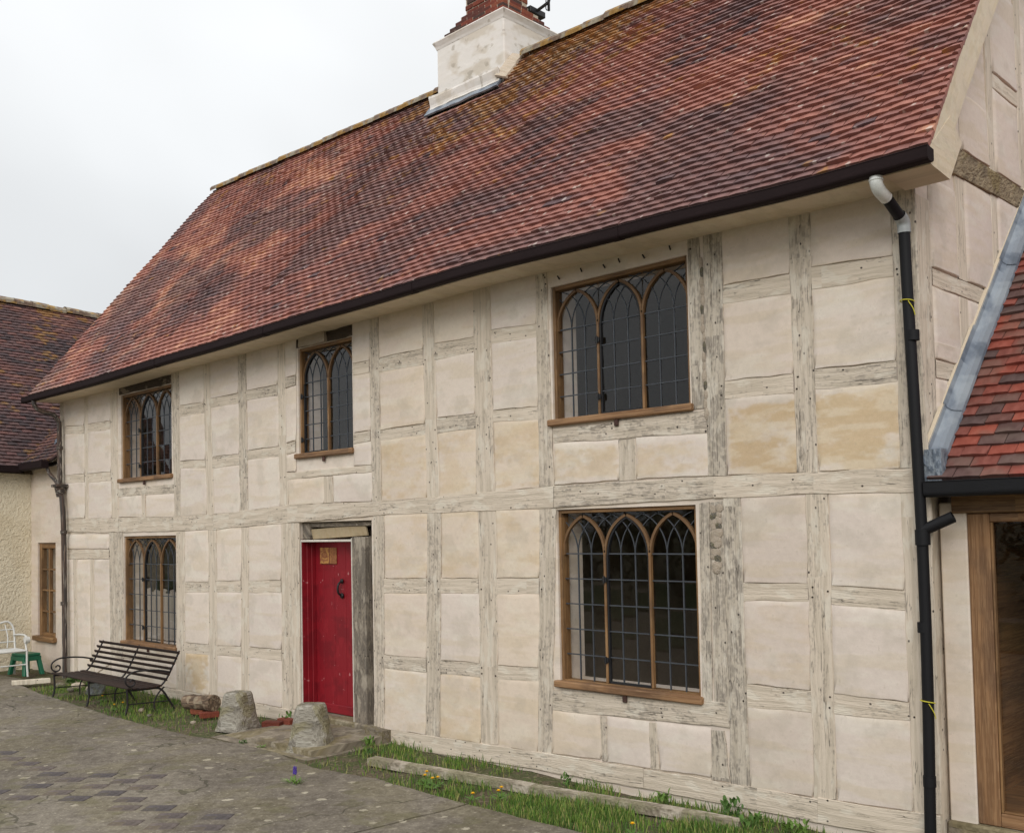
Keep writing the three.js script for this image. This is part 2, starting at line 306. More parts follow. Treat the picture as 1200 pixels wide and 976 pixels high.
// ---------------------------------------------------------------- materials
const OCHRE = [[-3.76, 2.25, -3.26, 2.7, 1], [-3.13, 2.24, -2.59, 2.73, 1], [-11.28, 0.06, -10.77, 0.55, 0.95], [-5.36, 2.3, -4.74, 2.52, 0.55], [-4.55, 2.3, -3.95, 2.5, 0.55], [-7.57, 2.23, -6.9, 2.71, 0.5], [-6.73, 2.23, -6.24, 2.73, 0.42], [-6.04, 2.27, -5.53, 2.76, 0.55], [-7.59, 1.49, -6.89, 2.05, 0.33], [-6.73, 1.51, -6.26, 2.05, 0.33], [-6.05, 1.52, -5.55, 2.05, 0.38], [-6.77, 0.08, -6.25, 0.69, 0.38], [-7.55, 0.12, -6.95, 0.64, 0.33], [-3.73, 0.86, -3.2, 1.39, 0.2]];
function plasterAt(X, Y, o) {
  const a = fbm(X * 0.9 + 3, Y * 1.1 + 8, 4), st = fbm(X * 2.2 + 50, Y * 17 + 4, 4), fi = fbm(X * 38, Y * 38, 3), cl = fbm(X * 5 + 11, Y * 6 + 71, 4);
  o[0] = 222; o[1] = 208; o[2] = 194;
  mixc(o, [214, 201, 191], sst(0.35, 0.7, a) * 0.7);
  mixc(o, [206, 190, 163], sst(0.52, 0.72, st) * 0.35);
  mixc(o, [224, 216, 203], sst(0.55, 0.75, fbm(X * 3.1 + 90, Y * 9 + 31, 4)) * 0.5);
  mixc(o, [188, 178, 163], sst(0.58, 0.76, cl) * 0.3);
  for (const q of OCHRE) {
    const mx = Math.min(X - q[0], q[2] - X), my = Math.min(Y - q[1], q[3] - Y); if (mx < -0.02 || my < -0.02) continue;
    const n = fbm(X * 4.5 + q[0] * 9, Y * 7.5 + q[1] * 5, 5), n2 = fbm(X * 14 + 5, Y * 30, 4), edge = sst(-0.02, 0.02, Math.min(mx, my) + (n2 - 0.5) * 0.05);
    mixc(o, [199, 172, 132], edge * q[4] * sst(0.62 - q[4] * 0.24, 0.86 - q[4] * 0.2, n * 0.75 + n2 * 0.36) * 0.72);
    mixc(o, [222, 208, 186], q[4] * sst(0.48, 0.68, fbm(X * 5 + 31, Y * 18 + 8, 5)) * 0.55);
  }
  if (fi > 0.78) mixc(o, [150, 138, 120], (fi - 0.78) * 1.6);
  const g = (fi - 0.5) * 10 + (hash2(Math.floor(X * 640), Math.floor(Y * 640)) - 0.5) * 7; o[0] += g; o[1] += g; o[2] += g;
  o[3] = 0.5 + (st - 0.5) * 0.5 + (a - 0.5) * 0.4 + (fi - 0.5) * 0.3 + (cl - 0.5) * 0.35;
}
const FX = [[-15.3, -8.3], [-9.3, -2.3]], FY = [-0.15, 4.15];
const plasterMats = FX.map(r => mat({ tex: textures(2048, 1024, (u, v, o) => plasterAt(lerp(r[0], r[1], u), lerp(FY[0], FY[1], v), o), false), bumpScale: 0.004, roughness: 0.93 }));
const TINTS = [[1, 1, 1], [1.0, 0.975, 0.93], [0.945, 0.93, 0.92], [1.02, 1.02, 1.015], [0.975, 0.945, 0.885], [0.92, 0.905, 0.885]];
const panelMats = plasterMats.map(m => TINTS.map(t => { const c = m.clone(); c.color.setRGB(...t); return c; }));
const plasterFor = x => (x < -8.8 ? 0 : 1);
const plasterUv = k => (x, y) => [(x - FX[k][0]) / (FX[k][1] - FX[k][0]), (y - FY[0]) / (FY[1] - FY[0])];
// generic repeating lime plaster (gable, chimney, soffit, reveals)
const limeTex = textures(1024, 1024, (u, v, o) => { plasterAt(u * 3 + 40, v * 3 + 40, o); });
const gableMat = mat({ tex: limeTex, color: new THREE.Color(0.98, 0.965, 0.97), bumpScale: 0.005 });
const soffitMat = mat({ tex: limeTex, color: srgb(244, 240, 226), bumpScale: 0.002, roughness: 0.8 });
const revealMat = mat({ tex: limeTex, bumpScale: 0.003 });
// limewashed timbers, three grades of wear
function timberTex(wear, seed, base, grey) {
  return textures(512, 1024, (u, v, o) => {
    const x = u * 0.5, y = v * 2, gr = fbm(x * 55 + seed, y * 3.2 + seed, 4), gf = fbm(x * 210 + seed, y * 9, 3), bl = fbm(x * 12 + seed * 3, y * 7 + seed, 4), fl = fbm(x * 66 + 7 + seed, y * 48, 5);
    o[0] = base[0]; o[1] = base[1]; o[2] = base[2]; let h = 0.62;
    mixc(o, [172, 160, 141], sst(0.4, 0.75, gr) * 0.4);
    const w = sst(0.8 - wear * 0.6, 1.2 - wear * 0.55, bl * 0.85 + (fl - 0.5) * 0.95 + (gf - 0.5) * 0.3 + (gr - 0.5) * 0.25 + 0.05);
    mixc(o, grey, w * 0.52); h -= w * 0.1;
    mixc(o, [96, 90, 84], w * sst(0.55, 0.7, gf) * 0.35); h -= sst(0.5, 0.7, gf) * 0.16;
    const ck = Math.abs(fbm(x * 30 + seed * 5, y * 1.3 + seed, 4) - 0.5); if (ck < 0.009) { const k = (1 - ck / 0.009) * sst(0.5, 0.66, bl + wear * 0.14); mixc(o, [72, 66, 59], k * 0.65); h -= k * 0.5; }
    const wi = Math.floor(x * 34), wj = Math.floor(y * 17), hh = hash2(wi + seed, wj); if (hh > 0.975) { const dx = x * 34 - wi - 0.5, dy = y * 17 - wj - 0.5, r = Math.hypot(dx, dy * 1.6); if (r < 0.2) { mixc(o, [52, 46, 42], 0.8); h -= 0.3; } }
    const wl = sst(0.62, 0.74, fbm(x * 16 + 77, y * 6 + seed * 2, 4)); mixc(o, [222, 214, 199], wl * 0.55); h += wl * 0.12;
    o[3] = h + (fl - 0.5) * 0.25;
  });
}
const tRep = t => { for (const k of ['map', 'bumpMap']) { t[k].repeat.set(2, 0.5); } return t; };
const timberMats = [mat({ tex: tRep(timberTex(0.12, 3, [216, 202, 184], [184, 171, 154])), bumpScale: 0.005 }), mat({ tex: tRep(timberTex(0.27, 23, [213, 199, 181], [175, 163, 147])), bumpScale: 0.007 }), mat({ tex: tRep(timberTex(0.46, 51, [208, 195, 178], [160, 149, 136])), bumpScale: 0.009 }), mat({ tex: tRep(timberTex(0.68, 71, [198, 187, 171], [144, 135, 125])), bumpScale: 0.012 })];
const oldWood = mat({ tex: tRep(timberTex(0.95, 91, [166, 158, 146], [112, 106, 100])), bumpScale: 0.014, color: srgb(225, 220, 214) });
const darkWood = mat({ tex: tRep(timberTex(1.4, 131, [96, 84, 72], [62, 54, 48])), bumpScale: 0.016, color: srgb(205, 196, 186) });
const oakTex = textures(256, 1024, (u, v, o) => { const x = u * 0.5, y = v * 2, g = fbm(x * 90, y * 2.2, 4), f = fbm(x * 300, y * 14, 3), b = fbm(x * 6, y * 3 + 9, 4); o[0] = 176; o[1] = 134; o[2] = 88; mixc(o, [134, 96, 58], sst(0.35, 0.7, g) * 0.75); mixc(o, [106, 78, 52], sst(0.5, 0.72, b) * 0.55); mixc(o, [206, 170, 122], sst(0.55, 0.7, f) * 0.3); o[3] = 0.5 + (f - 0.5) * 0.4 - sst(0.5, 0.7, g) * 0.2; });
tRep(oakTex);
const oak = mat({ tex: oakTex, bumpScale: 0.003, roughness: 0.6, color: srgb(212, 212, 212) });
const oakPale = mat({ tex: oakTex, bumpScale: 0.003, roughness: 0.7, color: srgb(222, 222, 236) });
const fineTex = textures(512, 512, (u, v, o) => { const a = fbm(u * 6, v * 6, 4), b = fbm(u * 60, v * 60, 3), k = 232 + (a - 0.5) * 36 + (b - 0.5) * 26; o[0] = k; o[1] = k; o[2] = k; o[3] = 0.5 + (b - 0.5) * 0.7 + (a - 0.5) * 0.4; });
const iron = mat({ tex: fineTex, color: srgb(38, 36, 38), roughness: 0.5, metalness: 0.2, bumpScale: 0.001 });
const benchIron = mat({ tex: fineTex, color: srgb(34, 30, 32), roughness: 0.6, bumpScale: 0.002 });
const gutterMat = new THREE.MeshPhysicalMaterial({ ...fineTex, color: srgb(38, 26, 27), roughness: 0.8, specularIntensity: 0.35, bumpScale: 0.001 });
const pipeMat = new THREE.MeshPhysicalMaterial({ ...fineTex, color: srgb(25, 25, 28), roughness: 0.6, specularIntensity: 0.5, bumpScale: 0.0008 });
const oldPipe = mat({ tex: textures(256, 512, (u, v, o) => { const a = fbm(u * 12, v * 26, 4); o[0] = 58; o[1] = 52; o[2] = 49; mixc(o, [150, 142, 132], sst(0.64, 0.7, a)); mixc(o, [84, 60, 46], sst(0.55, 0.7, fbm(u * 5 + 9, v * 9, 4)) * 0.6); o[3] = a; }), roughness: 0.7, bumpScale: 0.002 });
const greyPlastic = mat({ tex: fineTex, color: srgb(178, 182, 182), roughness: 0.4, bumpScale: 0.0006 });
const leadCame = mat({ tex: fineTex, color: srgb(84, 88, 94), roughness: 0.65, metalness: 0.35, bumpScale: 0.0006 });
const leadTex = textures(512, 512, (u, v, o) => { const a = fbm(u * 7, v * 7, 5), b = fbm(u * 6 + 5, v * 5, 4); o[0] = 138; o[1] = 146; o[2] = 156; mixc(o, [86, 96, 110], sst(0.4, 0.7, a) * 0.7); mixc(o, [170, 178, 184], sst(0.58, 0.72, b) * 0.55); o[3] = a; });
const leadSheet = mat({ tex: leadTex, roughness: 0.5, metalness: 0.3, bumpScale: 0.006 });
const glass = new THREE.MeshPhysicalMaterial({ color: 0xffffff, transmission: 1, thickness: 0, roughness: 0.015, ior: 1.52, specularIntensity: 1 });
const blackIronPaint = mat({ tex: fineTex, color: srgb(30, 30, 33), roughness: 0.55, bumpScale: 0.001 });
const doorTex = textures(512, 1024, (u, v, o) => { const x = u, y = v * 2, g = fbm(x * 40, y * 2.5, 4), b = fbm(x * 5, y * 4 + 3, 4); o[0] = 134; o[1] = 12; o[2] = 28; mixc(o, [110, 8, 22], sst(0.45, 0.7, b) * 0.6); mixc(o, [148, 28, 38], sst(0.6, 0.72, fbm(x * 22, y * 6 + 40, 4)) * 0.5); const chip = fbm(x * 26 + 60, y * 13 + 12, 3); if (chip > 0.868) mixc(o, [206, 176, 166], 0.6); o[3] = 0.5 + (g - 0.5) * 0.6 - (chip > 0.868 ? 0.3 : 0); });
const doorRed = mat({ tex: doorTex, roughness: 0.58, bumpScale: 0.002 });
const whitePaint = mat({ tex: fineTex, color: srgb(226, 220, 208), roughness: 0.6, bumpScale: 0.001 });
const stoneTex = textures(512, 512, (u, v, o) => { const a = fbm(u * 7, v * 7, 5), b = fbm(u * 40, v * 40, 3), l = fbm(u * 11 + 40, v * 11, 4), y = fbm(u * 5 + 9, v * 5 + 80, 4); o[0] = 146; o[1] = 140; o[2] = 128; mixc(o, [112, 106, 96], sst(0.4, 0.7, a) * 0.7); mixc(o, [134, 126, 88], sst(0.5, 0.68, y) * 0.5); mixc(o, [178, 174, 162], sst(0.66, 0.76, l) * 0.5); const g = (b - 0.5) * 46; o[0] += g; o[1] += g; o[2] += g; o[3] = 0.5 + (b - 0.5) * 0.7 + (a - 0.5) * 0.5; });
const stone = mat({ tex: stoneTex, bumpScale: 0.02 });
const slabStone = mat({ tex: stoneTex, bumpScale: 0.012, color: srgb(240, 232, 222) });
const brickTex = textures(256, 256, (u, v, o) => { const a = fbm(u * 8, v * 8, 4), b = fbm(u * 40, v * 40, 3); const k = 225 + (a - 0.5) * 70 + (b - 0.5) * 50; o[0] = k; o[1] = k * 0.97; o[2] = k * 0.94; o[3] = 0.5 + (a - 0.5) * 0.5 + (b - 0.5) * 0.6; });
const brickMats = [[136, 68, 50], [118, 58, 44], [100, 54, 46], [146, 82, 58], [84, 60, 54], [116, 88, 50]].map(c => mat({ tex: brickTex, color: srgb(...c), bumpScale: 0.012 }));
const mortar = mat({ tex: limeTex, color: srgb(226, 222, 214), bumpScale: 0.01 });
const dashTex = textures(1024, 1024, (u, v, o) => { const x = u * 1.5, y = v * 1.5, a = fbm(x * 40, y * 40, 4), b = fbm(x * 90, y * 90, 3), c = fbm(x * 2, y * 2, 3); o[0] = 222; o[1] = 211; o[2] = 187; mixc(o, [206, 192, 164], sst(0.45, 0.7, c) * 0.6); const g = (a - 0.5) * 16; o[0] += g; o[1] += g; o[2] += g; o[3] = a * 0.7 + b * 0.3; });
const dash = mat({ tex: dashTex, bumpScale: 0.022 });
const smoothRender = mat({ tex: limeTex, color: srgb(250, 248, 246), bumpScale: 0.008 });
const roomMat = mat({ tex: fineTex, color: srgb(150, 136, 118), bumpScale: 0.001 });
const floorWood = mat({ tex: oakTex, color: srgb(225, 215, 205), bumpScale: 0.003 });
const curtainMat = new THREE.MeshPhysicalMaterial({ color: srgb(178, 168, 156), roughness: 0.95, transmission: 0.25, thickness: 0 });

// roof tile colours: each clay tile has its own tone, over it lichen and soot with their own outlines
function tileTones(o, t, pal) { const k = clamp(t, 0, 0.999) * pal.length, i = Math.floor(k); const c = pal[i]; o[0] = c[0]; o[1] = c[1]; o[2] = c[2]; }
const MAIN = { len: 12.9, slope: 4.62, w: 0.147, g: 0.081 };
const PAL = [[188, 136, 111], [173, 119, 100], [162, 107, 92], [154, 100, 86], [148, 96, 84], [142, 93, 83], [134, 89, 81], [120, 83, 79], [103, 76, 75], [91, 69, 71]];
function tileIndex(a, s, w, g) { const j = Math.floor(s / g), i = Math.floor(a / w + (j & 1) * 0.5); return [i, j]; }
const mainRoofTex = textures(2048, 1024, (u, v, o) => {
  const a = u * MAIN.len, s = v * MAIN.slope, X = a - 15.1, [i, j] = tileIndex(a, s, MAIN.w, MAIN.g);
  const cl = fbm(a * 0.75 + 3, s * 1.1 + 5, 4), lf = sst(0.2, 0.75, 1 - a / MAIN.len) * sst(0.45, 0.6, fbm(a * 1.1, s * 0.9 + 30, 3));
  const h = hash2(i, j), h2 = hash2b(i, j);
  const run = fbm(a * 1.9 + j * 7.7, j * 3.1 + 2, 2);
  let t = 0.47 + (h - 0.5) * 0.2 + (run - 0.5) * 0.5 + (cl - 0.5) * 0.8 - lf * 0.36; if (h2 > 0.975) t -= 0.24; if (h2 < 0.035) t += 0.3;
  tileTones(o, t, PAL);
  const f = fbm(a * 30, s * 30, 3), so = fbm(a * 1.0 + 60, s * 1.7 + 10, 5), li = fbm(a * 4.2 + 7, s * 6.5 + 80, 5), lj = fbm(a * 15, s * 22 + 5, 4);
  mixc(o, [94, 76, 78], sst(0.5, 0.68, so) * 0.55 * (0.6 + 0.8 * lj));
  const near = 1.2 * Math.exp(-(((X + 6.9) / 1.9) ** 2)) * sst(1.5, 3.9, s) + 0.55 * sst(3.5, 4.6, s) + 0.22 * Math.exp(-(((X + 3.4) / 1.1) ** 2)) * sst(0.5, 2, s) + 0.25 * Math.exp(-(((X + 8.6) / 1.2) ** 2)) * sst(1.4, 3.2, s);
  const lm = sst(0.66, 0.74, li * 0.62 + lj * 0.3 + near * 0.2);
  mixc(o, lj > 0.5 ? [168, 118, 56] : [130, 98, 62], lm * (0.5 + 0.35 * hash2(i + 5, j)));
  const wi = Math.floor(a * 20), wj = Math.floor(s * 26), wc = hash2b(wi, wj); if (wc > 0.965 - near * 0.1) { const r = Math.hypot(a * 20 - wi - 0.5, (s * 26 - wj - 0.5) * 0.8); if (r < 0.12 + 0.22 * hash2(wi, wj + 5) + (lj - 0.5) * 0.4) mixc(o, [204, 194, 184], 0.65); }
  const g = (f - 0.5) * 30; o[0] += g; o[1] += g * 0.9; o[2] += g * 0.9; o[3] = f;
}, false);
const mainTile = mat({ tex: { map: mainRoofTex.map }, roughness: 0.82 });
const WPAL = [[128, 90, 78], [112, 76, 68], [104, 70, 64], [96, 66, 64], [90, 66, 64], [80, 60, 60], [72, 56, 58], [64, 52, 54]];
const WING = { len: 8.6, slope: 4.55, w: 0.15, g: 0.083 };
const wingRoofTex = textures(1024, 512, (u, v, o) => { const a = u * WING.len, s = v * WING.slope, [i, j] = tileIndex(a, s, WING.w, WING.g); const h = hash2b(i + 9, j); tileTones(o, 0.52 + (h - 0.5) * 0.5 + (fbm(a * 2 + j * 5.3, j * 2.9, 2) - 0.5) * 0.7 + (fbm(a * 0.8 + 9, s + 40, 3) - 0.5) * 0.9, WPAL); const li = fbm(a * 4 + 70, s * 6, 5); mixc(o, [150, 110, 48], sst(0.68, 0.78, li + 0.1 * sst(4.0, 4.5, s)) * 0.6); const g = (fbm(a * 26, s * 26, 3) - 0.5) * 26; o[0] += g; o[1] += g; o[2] += g; o[3] = 0.5; }, false);
const wingTile = mat({ tex: { map: wingRoofTex.map }, roughness: 0.85 });
const EXT = { len: 3.2, slope: 4.2, w: 0.15, g: 0.0915 };
const EPAL = [[152, 72, 54], [144, 66, 50], [136, 62, 50], [130, 62, 50], [122, 64, 54], [98, 64, 58], [80, 62, 60], [70, 58, 58]];
const extRoofTex = textures(1024, 1024, (u, v, o) => { const a = u * EXT.len, s = v * EXT.slope, [i, j] = tileIndex(a, s, EXT.w, EXT.g); tileTones(o, 0.5 + (hash2(i + 40, j + 3) - 0.5) * 0.95, EPAL); mixc(o, [118, 70, 58], 0.22); const f = fbm(a * 40, s * 40, 3); const g = (f - 0.5) * 34; o[0] += g; o[1] += g; o[2] += g; mixc(o, [112, 96, 86], sst(0.5, 0.7, fbm(a * 6, s * 9, 5)) * 0.45); o[3] = f; }, false);
const extTile = mat({ tex: { map: extRoofTex.map }, roughness: 0.85 });
const ridgeTex = textures(256, 256, (u, v, o) => { const a = fbm(u * 9, v * 9, 4), b = fbm(u * 30, v * 30, 3); o[0] = 150; o[1] = 140; o[2] = 122; mixc(o, [112, 92, 78], sst(0.4, 0.65, a)); mixc(o, [160, 120, 52], sst(0.6, 0.7, fbm(u * 6 + 40, v * 6, 4)) * 0.7); o[0] += (b - 0.5) * 40; o[1] += (b - 0.5) * 40; o[2] += (b - 0.5) * 36; o[3] = a; });
const ridgeMat = mat({ tex: ridgeTex, bumpScale: 0.01 });
const yardTex = textures(2048, 2048, (u, v, o) => {
  const X = u * 12 - 15.5, Z = v * 6 + 0.5, a = fbm(X * 0.7 + 4, Z * 0.8 + 70, 4), b = fbm(X * 4, Z * 4, 4), c = fbm(X * 22, Z * 22, 4), d = fbm(X * 75, Z * 75, 2);
  o[0] = 119; o[1] = 111; o[2] = 99; mixc(o, [92, 84, 74], sst(0.42, 0.64, a) * 0.6); mixc(o, [126, 118, 104], sst(0.5, 0.72, b) * 0.45); mixc(o, [110, 102, 76], sst(0.5, 0.7, fbm(X * 2.5 + 33, Z * 2.5, 5)) * 0.4);
  const g = (c - 0.5) * 40 + (d - 0.5) * 30; o[0] += g; o[1] += g; o[2] += g * 0.95;
  let h = 0.5 + (c - 0.5) * 0.6 + (d - 0.5) * 0.5 + (b - 0.5) * 0.3;
  const i = Math.floor(X * 7), j = Math.floor(Z * 7), hh = hash2(i, j); const cs = fbm(X * 0.8 + 7, Z * 0.8 + 50, 3); if (hh > 0.98 - cs * 0.32) { const r = 0.05 + 0.2 * Math.pow(hash2b(i, j), 2), dx = X * 7 - i - 0.2 - 0.6 * hash2(j + 5, i), dz = Z * 7 - j - 0.2 - 0.6 * hash2b(j, i + 9), an = Math.atan2(dz, dx); if (Math.hypot(dx, dz) < r * (0.35 + fbm(an * 1.6 + i, j * 3.3, 3) + (c - 0.5) * 1.2)) mixc(o, [184, 176, 156], 0.25 + 0.6 * hash2(i + 3, j)); }
  if (d > 0.86) mixc(o, [176, 168, 152], 0.6);
  const ck = Math.abs(fbm(X * 0.9 + 20, Z * 0.9 + 31, 5) - 0.5); if (ck < 0.004) { mixc(o, [62, 58, 44], 0.6); h -= 0.35; }
  mixc(o, [98, 94, 62], sst(0.64, 0.76, fbm(X * 5 + 66, Z * 5 + 21, 5)) * 0.35);
  o[3] = h;
});
const yardMat = mat({ tex: yardTex, bumpScale: 0.009, roughness: 0.95 });
const soilTex = textures(512, 512, (u, v, o) => { const a = fbm(u * 8, v * 8, 4), b = fbm(u * 50, v * 50, 3); o[0] = 92; o[1] = 82; o[2] = 62; mixc(o, [70, 78, 38], sst(0.42, 0.62, a) * 0.8); mixc(o, [132, 120, 96], sst(0.62, 0.75, b) * 0.7); o[3] = b; });
for (const k of ['map', 'bumpMap']) soilTex[k].repeat.set(0.7, 0.7);
const soilMat = mat({ tex: soilTex, bumpScale: 0.03 });
const lawnMat = mat({ tex: soilTex, color: srgb(150, 215, 120), bumpScale: 0.03 });
// ---------------------------------------------------------------- setting: ground, yard, soil
structure(mesh('ground', worldUv(new THREE.PlaneGeometry(900, 900).rotateX(-Math.PI / 2).translate(0, -0.09, 0), (x, y, z) => [x, z]), soilMat, scene));
function flat(name, outline, y, th, m, uvf, parent = scene) {   // outline [[x, z], ...]
  const sh = new THREE.Shape(outline.map(p => new THREE.Vector2(p[0], -p[1])));
  const g = new THREE.ExtrudeGeometry(sh, { depth: th, bevelEnabled: false }).rotateX(-Math.PI / 2).translate(0, y - th, 0);
  return mesh(name, worldUv(g, (x, yy, z) => uvf(x, z)), m, parent);
}
const yardUv = (x, z) => [(x + 15.5) / 12, (z - 0.5) / 6];
// edge of the concrete towards the house, ragged
const yardEdge = [[-22, 0.95], [-14.6, 0.62], [-14.1, 0.85], [-13.4, 0.95], [-12.26, 1.03], [-10.62, 1.12], [-9.2, 1.11], [-8.4, 0.99], [-7.8, 1.0], [-7.1, 1.1], [-6.41, 1.02], [-5.33, 1.05]];
const rag = (pts, amp = 0.03, st = 0.12) => { const o = []; for (let i = 0; i + 1 < pts.length; i++) { const a = pts[i], b = pts[i + 1], n = Math.max(1, Math.round(Math.hypot(b[0] - a[0], b[1] - a[1]) / st)); for (let k = 0; k < n; k++) { const t = k / n, x = lerp(a[0], b[0], t), z = lerp(a[1], b[1], t); o.push([x, z + (fbm(x * 5 + 3, z * 5, 3) - 0.5) * 2 * amp]); } } o.push(pts[pts.length - 1]); return o; };
const jointX = z => -5.33 + (z - 1.05) * -0.06 + (fbm(z * 6, 3, 3) - 0.5) * 0.05;
const joint = range(1.05, 9, 50).map(z => [jointX(z), z]);
const yard = structure(flat('yard', [...rag(yardEdge), ...joint, [-22, 9]], 0, 0.07, yardMat, yardUv));
structure(flat('yard', [...rag([[-5.3, 1.06], [-4.2, 1.03], [-3.4, 0.9], [-2.6, 0.75], [-1, 0.7], [14, 0.7]]), [14, 9], ...joint.slice().reverse().map(p => [p[0] + 0.018, p[1]])], -0.003, 0.07, yardMat, yardUv));
{ // soil bed between yard and walls, gently uneven
  const g = new THREE.PlaneGeometry(26, 3.2, 260, 32).rotateX(-Math.PI / 2).translate(-8, 0, 0.0), p = g.attributes.position;
  for (let i = 0; i < p.count; i++) { const x = p.getX(i), z = p.getZ(i); p.setY(i, -0.035 + (fbm(x * 3, z * 3, 4) - 0.5) * 0.05 - sst(1.0, 1.4, z) * 0.05); }
  g.computeVertexNormals(); structure(mesh('soil', worldUv(g, (x, y, z) => [x, z]), soilMat, scene));
}
{ // blue-grey brick pavers let into the concrete
  const P = [[-6.67, 2.58], [-6.4, 2.38], [-6.48, 2.74], [-6.22, 2.56], [-6.92, 2.54], [-7.12, 2.7], [-7.31, 2.57], [-7.61, 2.58], [-7.59, 2.34], [-7.86, 2.12], [-8.22, 2.37], [-7.91, 2.57], [-7.89, 2.34], [-7.66, 2.82], [-7.94, 2.83], [-8.28, 2.6], [-8.6, 2.62], [-8.87, 2.6], [-8, 3.08], [-8.28, 2.86], [-9.47, 2.63], [-9.17, 2.61], [-9.78, 2.57], [-6.75, 2.86], [-6.15, 2.8], [-8.35, 3.15]];
  const pm = [[92, 86, 92], [84, 80, 88], [100, 93, 96]].map(c => mat({ tex: stoneTex, color: srgb(c[0] * 1.85, c[1] * 1.88, c[2] * 1.88), bumpScale: 0.008 }));
  const g0 = box(-0.102, -0.03, -0.068, 0.102, 0.0035, 0.068, 0.004);
  P.forEach((q, k) => { const m = mesh('paver', g0, pm[k % 3], yard); m.position.set(q[0], 0, q[1]); m.rotation.y = 0.7 + (R0() - 0.5) * 0.08; m.scale.set(0.95 + R0() * 0.12, 1, 0.95 + R0() * 0.15); });
}

// ---------------------------------------------------------------- roofs
// P(a, s): point on the deck, a along the eave, s up the slope; N: unit normal; S: unit up-slope; A: unit along the eave
const camP = camera.position.clone(), frus = new THREE.Frustum().setFromProjectionMatrix(new THREE.Matrix4().multiplyMatrices(camera.projectionMatrix, camera.matrixWorldInverse));
function tileRoof(parent, spec, surf, m, seed, keep, limit = 300) {
  const r = rng(seed), rows = Math.ceil(spec.slope / spec.g), cols = Math.ceil(spec.len / spec.w) + 1, L = [];
  const th = 0.015;
  for (let j = 0; j < rows; j++) for (let i = 0; i < cols; i++) {
    const a0 = Math.max(0, (i - (j & 1) * 0.5) * spec.w), a1 = Math.min(spec.len, (i + 1 - (j & 1) * 0.5) * spec.w), s0 = j * spec.g;
    const rr = [r(), r(), r(), r(), r(), r()];
    if (a1 - a0 < 0.02 || (keep && !keep((a0 + a1) / 2, s0))) continue;
    L.push({ a0, a1, s0, rr, c: surf((a0 + a1) / 2, s0) });
  }
  for (const t of L) t.d = t.c.p.distanceTo(camP) + (frus.containsPoint(t.c.p) ? 0 : 1000);
  L.sort((x, y) => x.d - y.d);
  const rest = new Tri();
  const add = (T, t) => {
    const { a0, a1, s0, rr } = t, sE = Math.min(spec.slope, s0 + spec.g * 1.75), gap = 0.0015 + rr[0] * 0.0025, f0 = s0 + (rr[1] - 0.5) * 0.007 + (fbm((a0 + a1) * 0.7, s0 * 40, 3) - 0.5) * 0.014 * sst(0, 0.2, s0), sk = (rr[2] - 0.5) * 0.006, lift = (rr[3] - 0.3) * 0.007 + (rr[5] > 0.97 ? 0.008 : 0), cam = 0.002 + rr[4] * 0.003;
    const pt = (a, s, h) => { const q = surf(a, s); return [q.p.x + q.n.x * h, q.p.y + q.n.y * h, q.p.z + q.n.z * h]; };
    const am = (a0 + a1) / 2, u = a => a / spec.len, w = s => clamp(s / spec.slope, 0, 1);
    const hf = 0.038 + lift, hb = 0.009;
    const F = [[a0 + gap, f0 - sk, hf - cam], [am, f0, hf + cam * 0.3], [a1 - gap, f0 + sk, hf - cam]], B = [[a0 + gap, sE, hb - cam], [am, sE, hb], [a1 - gap, sE, hb - cam]];
    const FP = F.map(q => pt(...q)), BP = B.map(q => pt(...q)), LP = F.map(q => pt(q[0], q[1] + 0.002, q[2] - th - 0.02));
    const vE = w(Math.min(s0 + spec.g * 0.94, sE)), v0 = w(s0 + spec.g * 0.12), vF = w(s0 + spec.g * 0.06);
    const U = [u(a0 + 0.006), u(am), u(a1 - 0.006)];
    for (let k = 0; k < 2; k++) { T.quad(FP[k], FP[k + 1], BP[k + 1], BP[k], [U[k], v0], [U[k + 1], v0], [U[k + 1], vE], [U[k], vE]); T.quad(LP[k], LP[k + 1], FP[k + 1], FP[k], [U[k], vF], [U[k + 1], vF], [U[k + 1], v0], [U[k], v0]); }
    T.quad(LP[0], FP[0], BP[0], BP[0], [U[0], v0], [U[0], v0], [U[0], vE], [U[0], vE]); T.quad(LP[2], BP[2], BP[2], FP[2], [U[2], v0], [U[2], vE], [U[2], vE], [U[2], v0]);
  };
  L.forEach((t, k) => { if (k < limit && t.d < 1000) { const T = new Tri(); add(T, t); mesh('roof_tile', T.geo(), m, parent); } else add(rest, t); });
  if (rest.p.length) { const o = mesh('roof_tiles', rest.geo(), m, parent); o.userData.kind = 'stuff'; }
}
const house = tag(group('timber_framed_house', scene, 0, 0, 0), 'two-storey limewashed timber-framed house with red clay tile roof', 'house');

const gutBot = (() => { const P = [[-15.3, 3.843], [-13.2, 3.84], [-10.5, 3.872], [-7.5, 3.907], [-5.83, 3.928], [-4.2, 3.9], [-2.88, 3.868], [-2.0, 3.872]]; return x => { for (let i = 0; i + 1 < P.length; i++) if (x <= P[i + 1][0] || i === P.length - 2) { const t = sst(0, 1, (x - P[i][0]) / (P[i + 1][0] - P[i][0])); return lerp(P[i][1], P[i + 1][1], t); } }; })();
const ridgeAt = x => { const t = (x + 15.1) / 12.9; return [lerp(7.62, 6.86, t) - Math.sin(t * Math.PI) * 0.035, lerp(-2.63, -1.82, t)]; };
const XL = -14.87, XR = -2.47, V0 = -15.1, V1 = -2.2;
const sag = (x, s) => (fbm(x * 0.9 + 5, s * 0.8 + 2, 4) - 0.5) * 0.06 * sst(0, 0.5, s) * sst(4.6, 4.1, s);
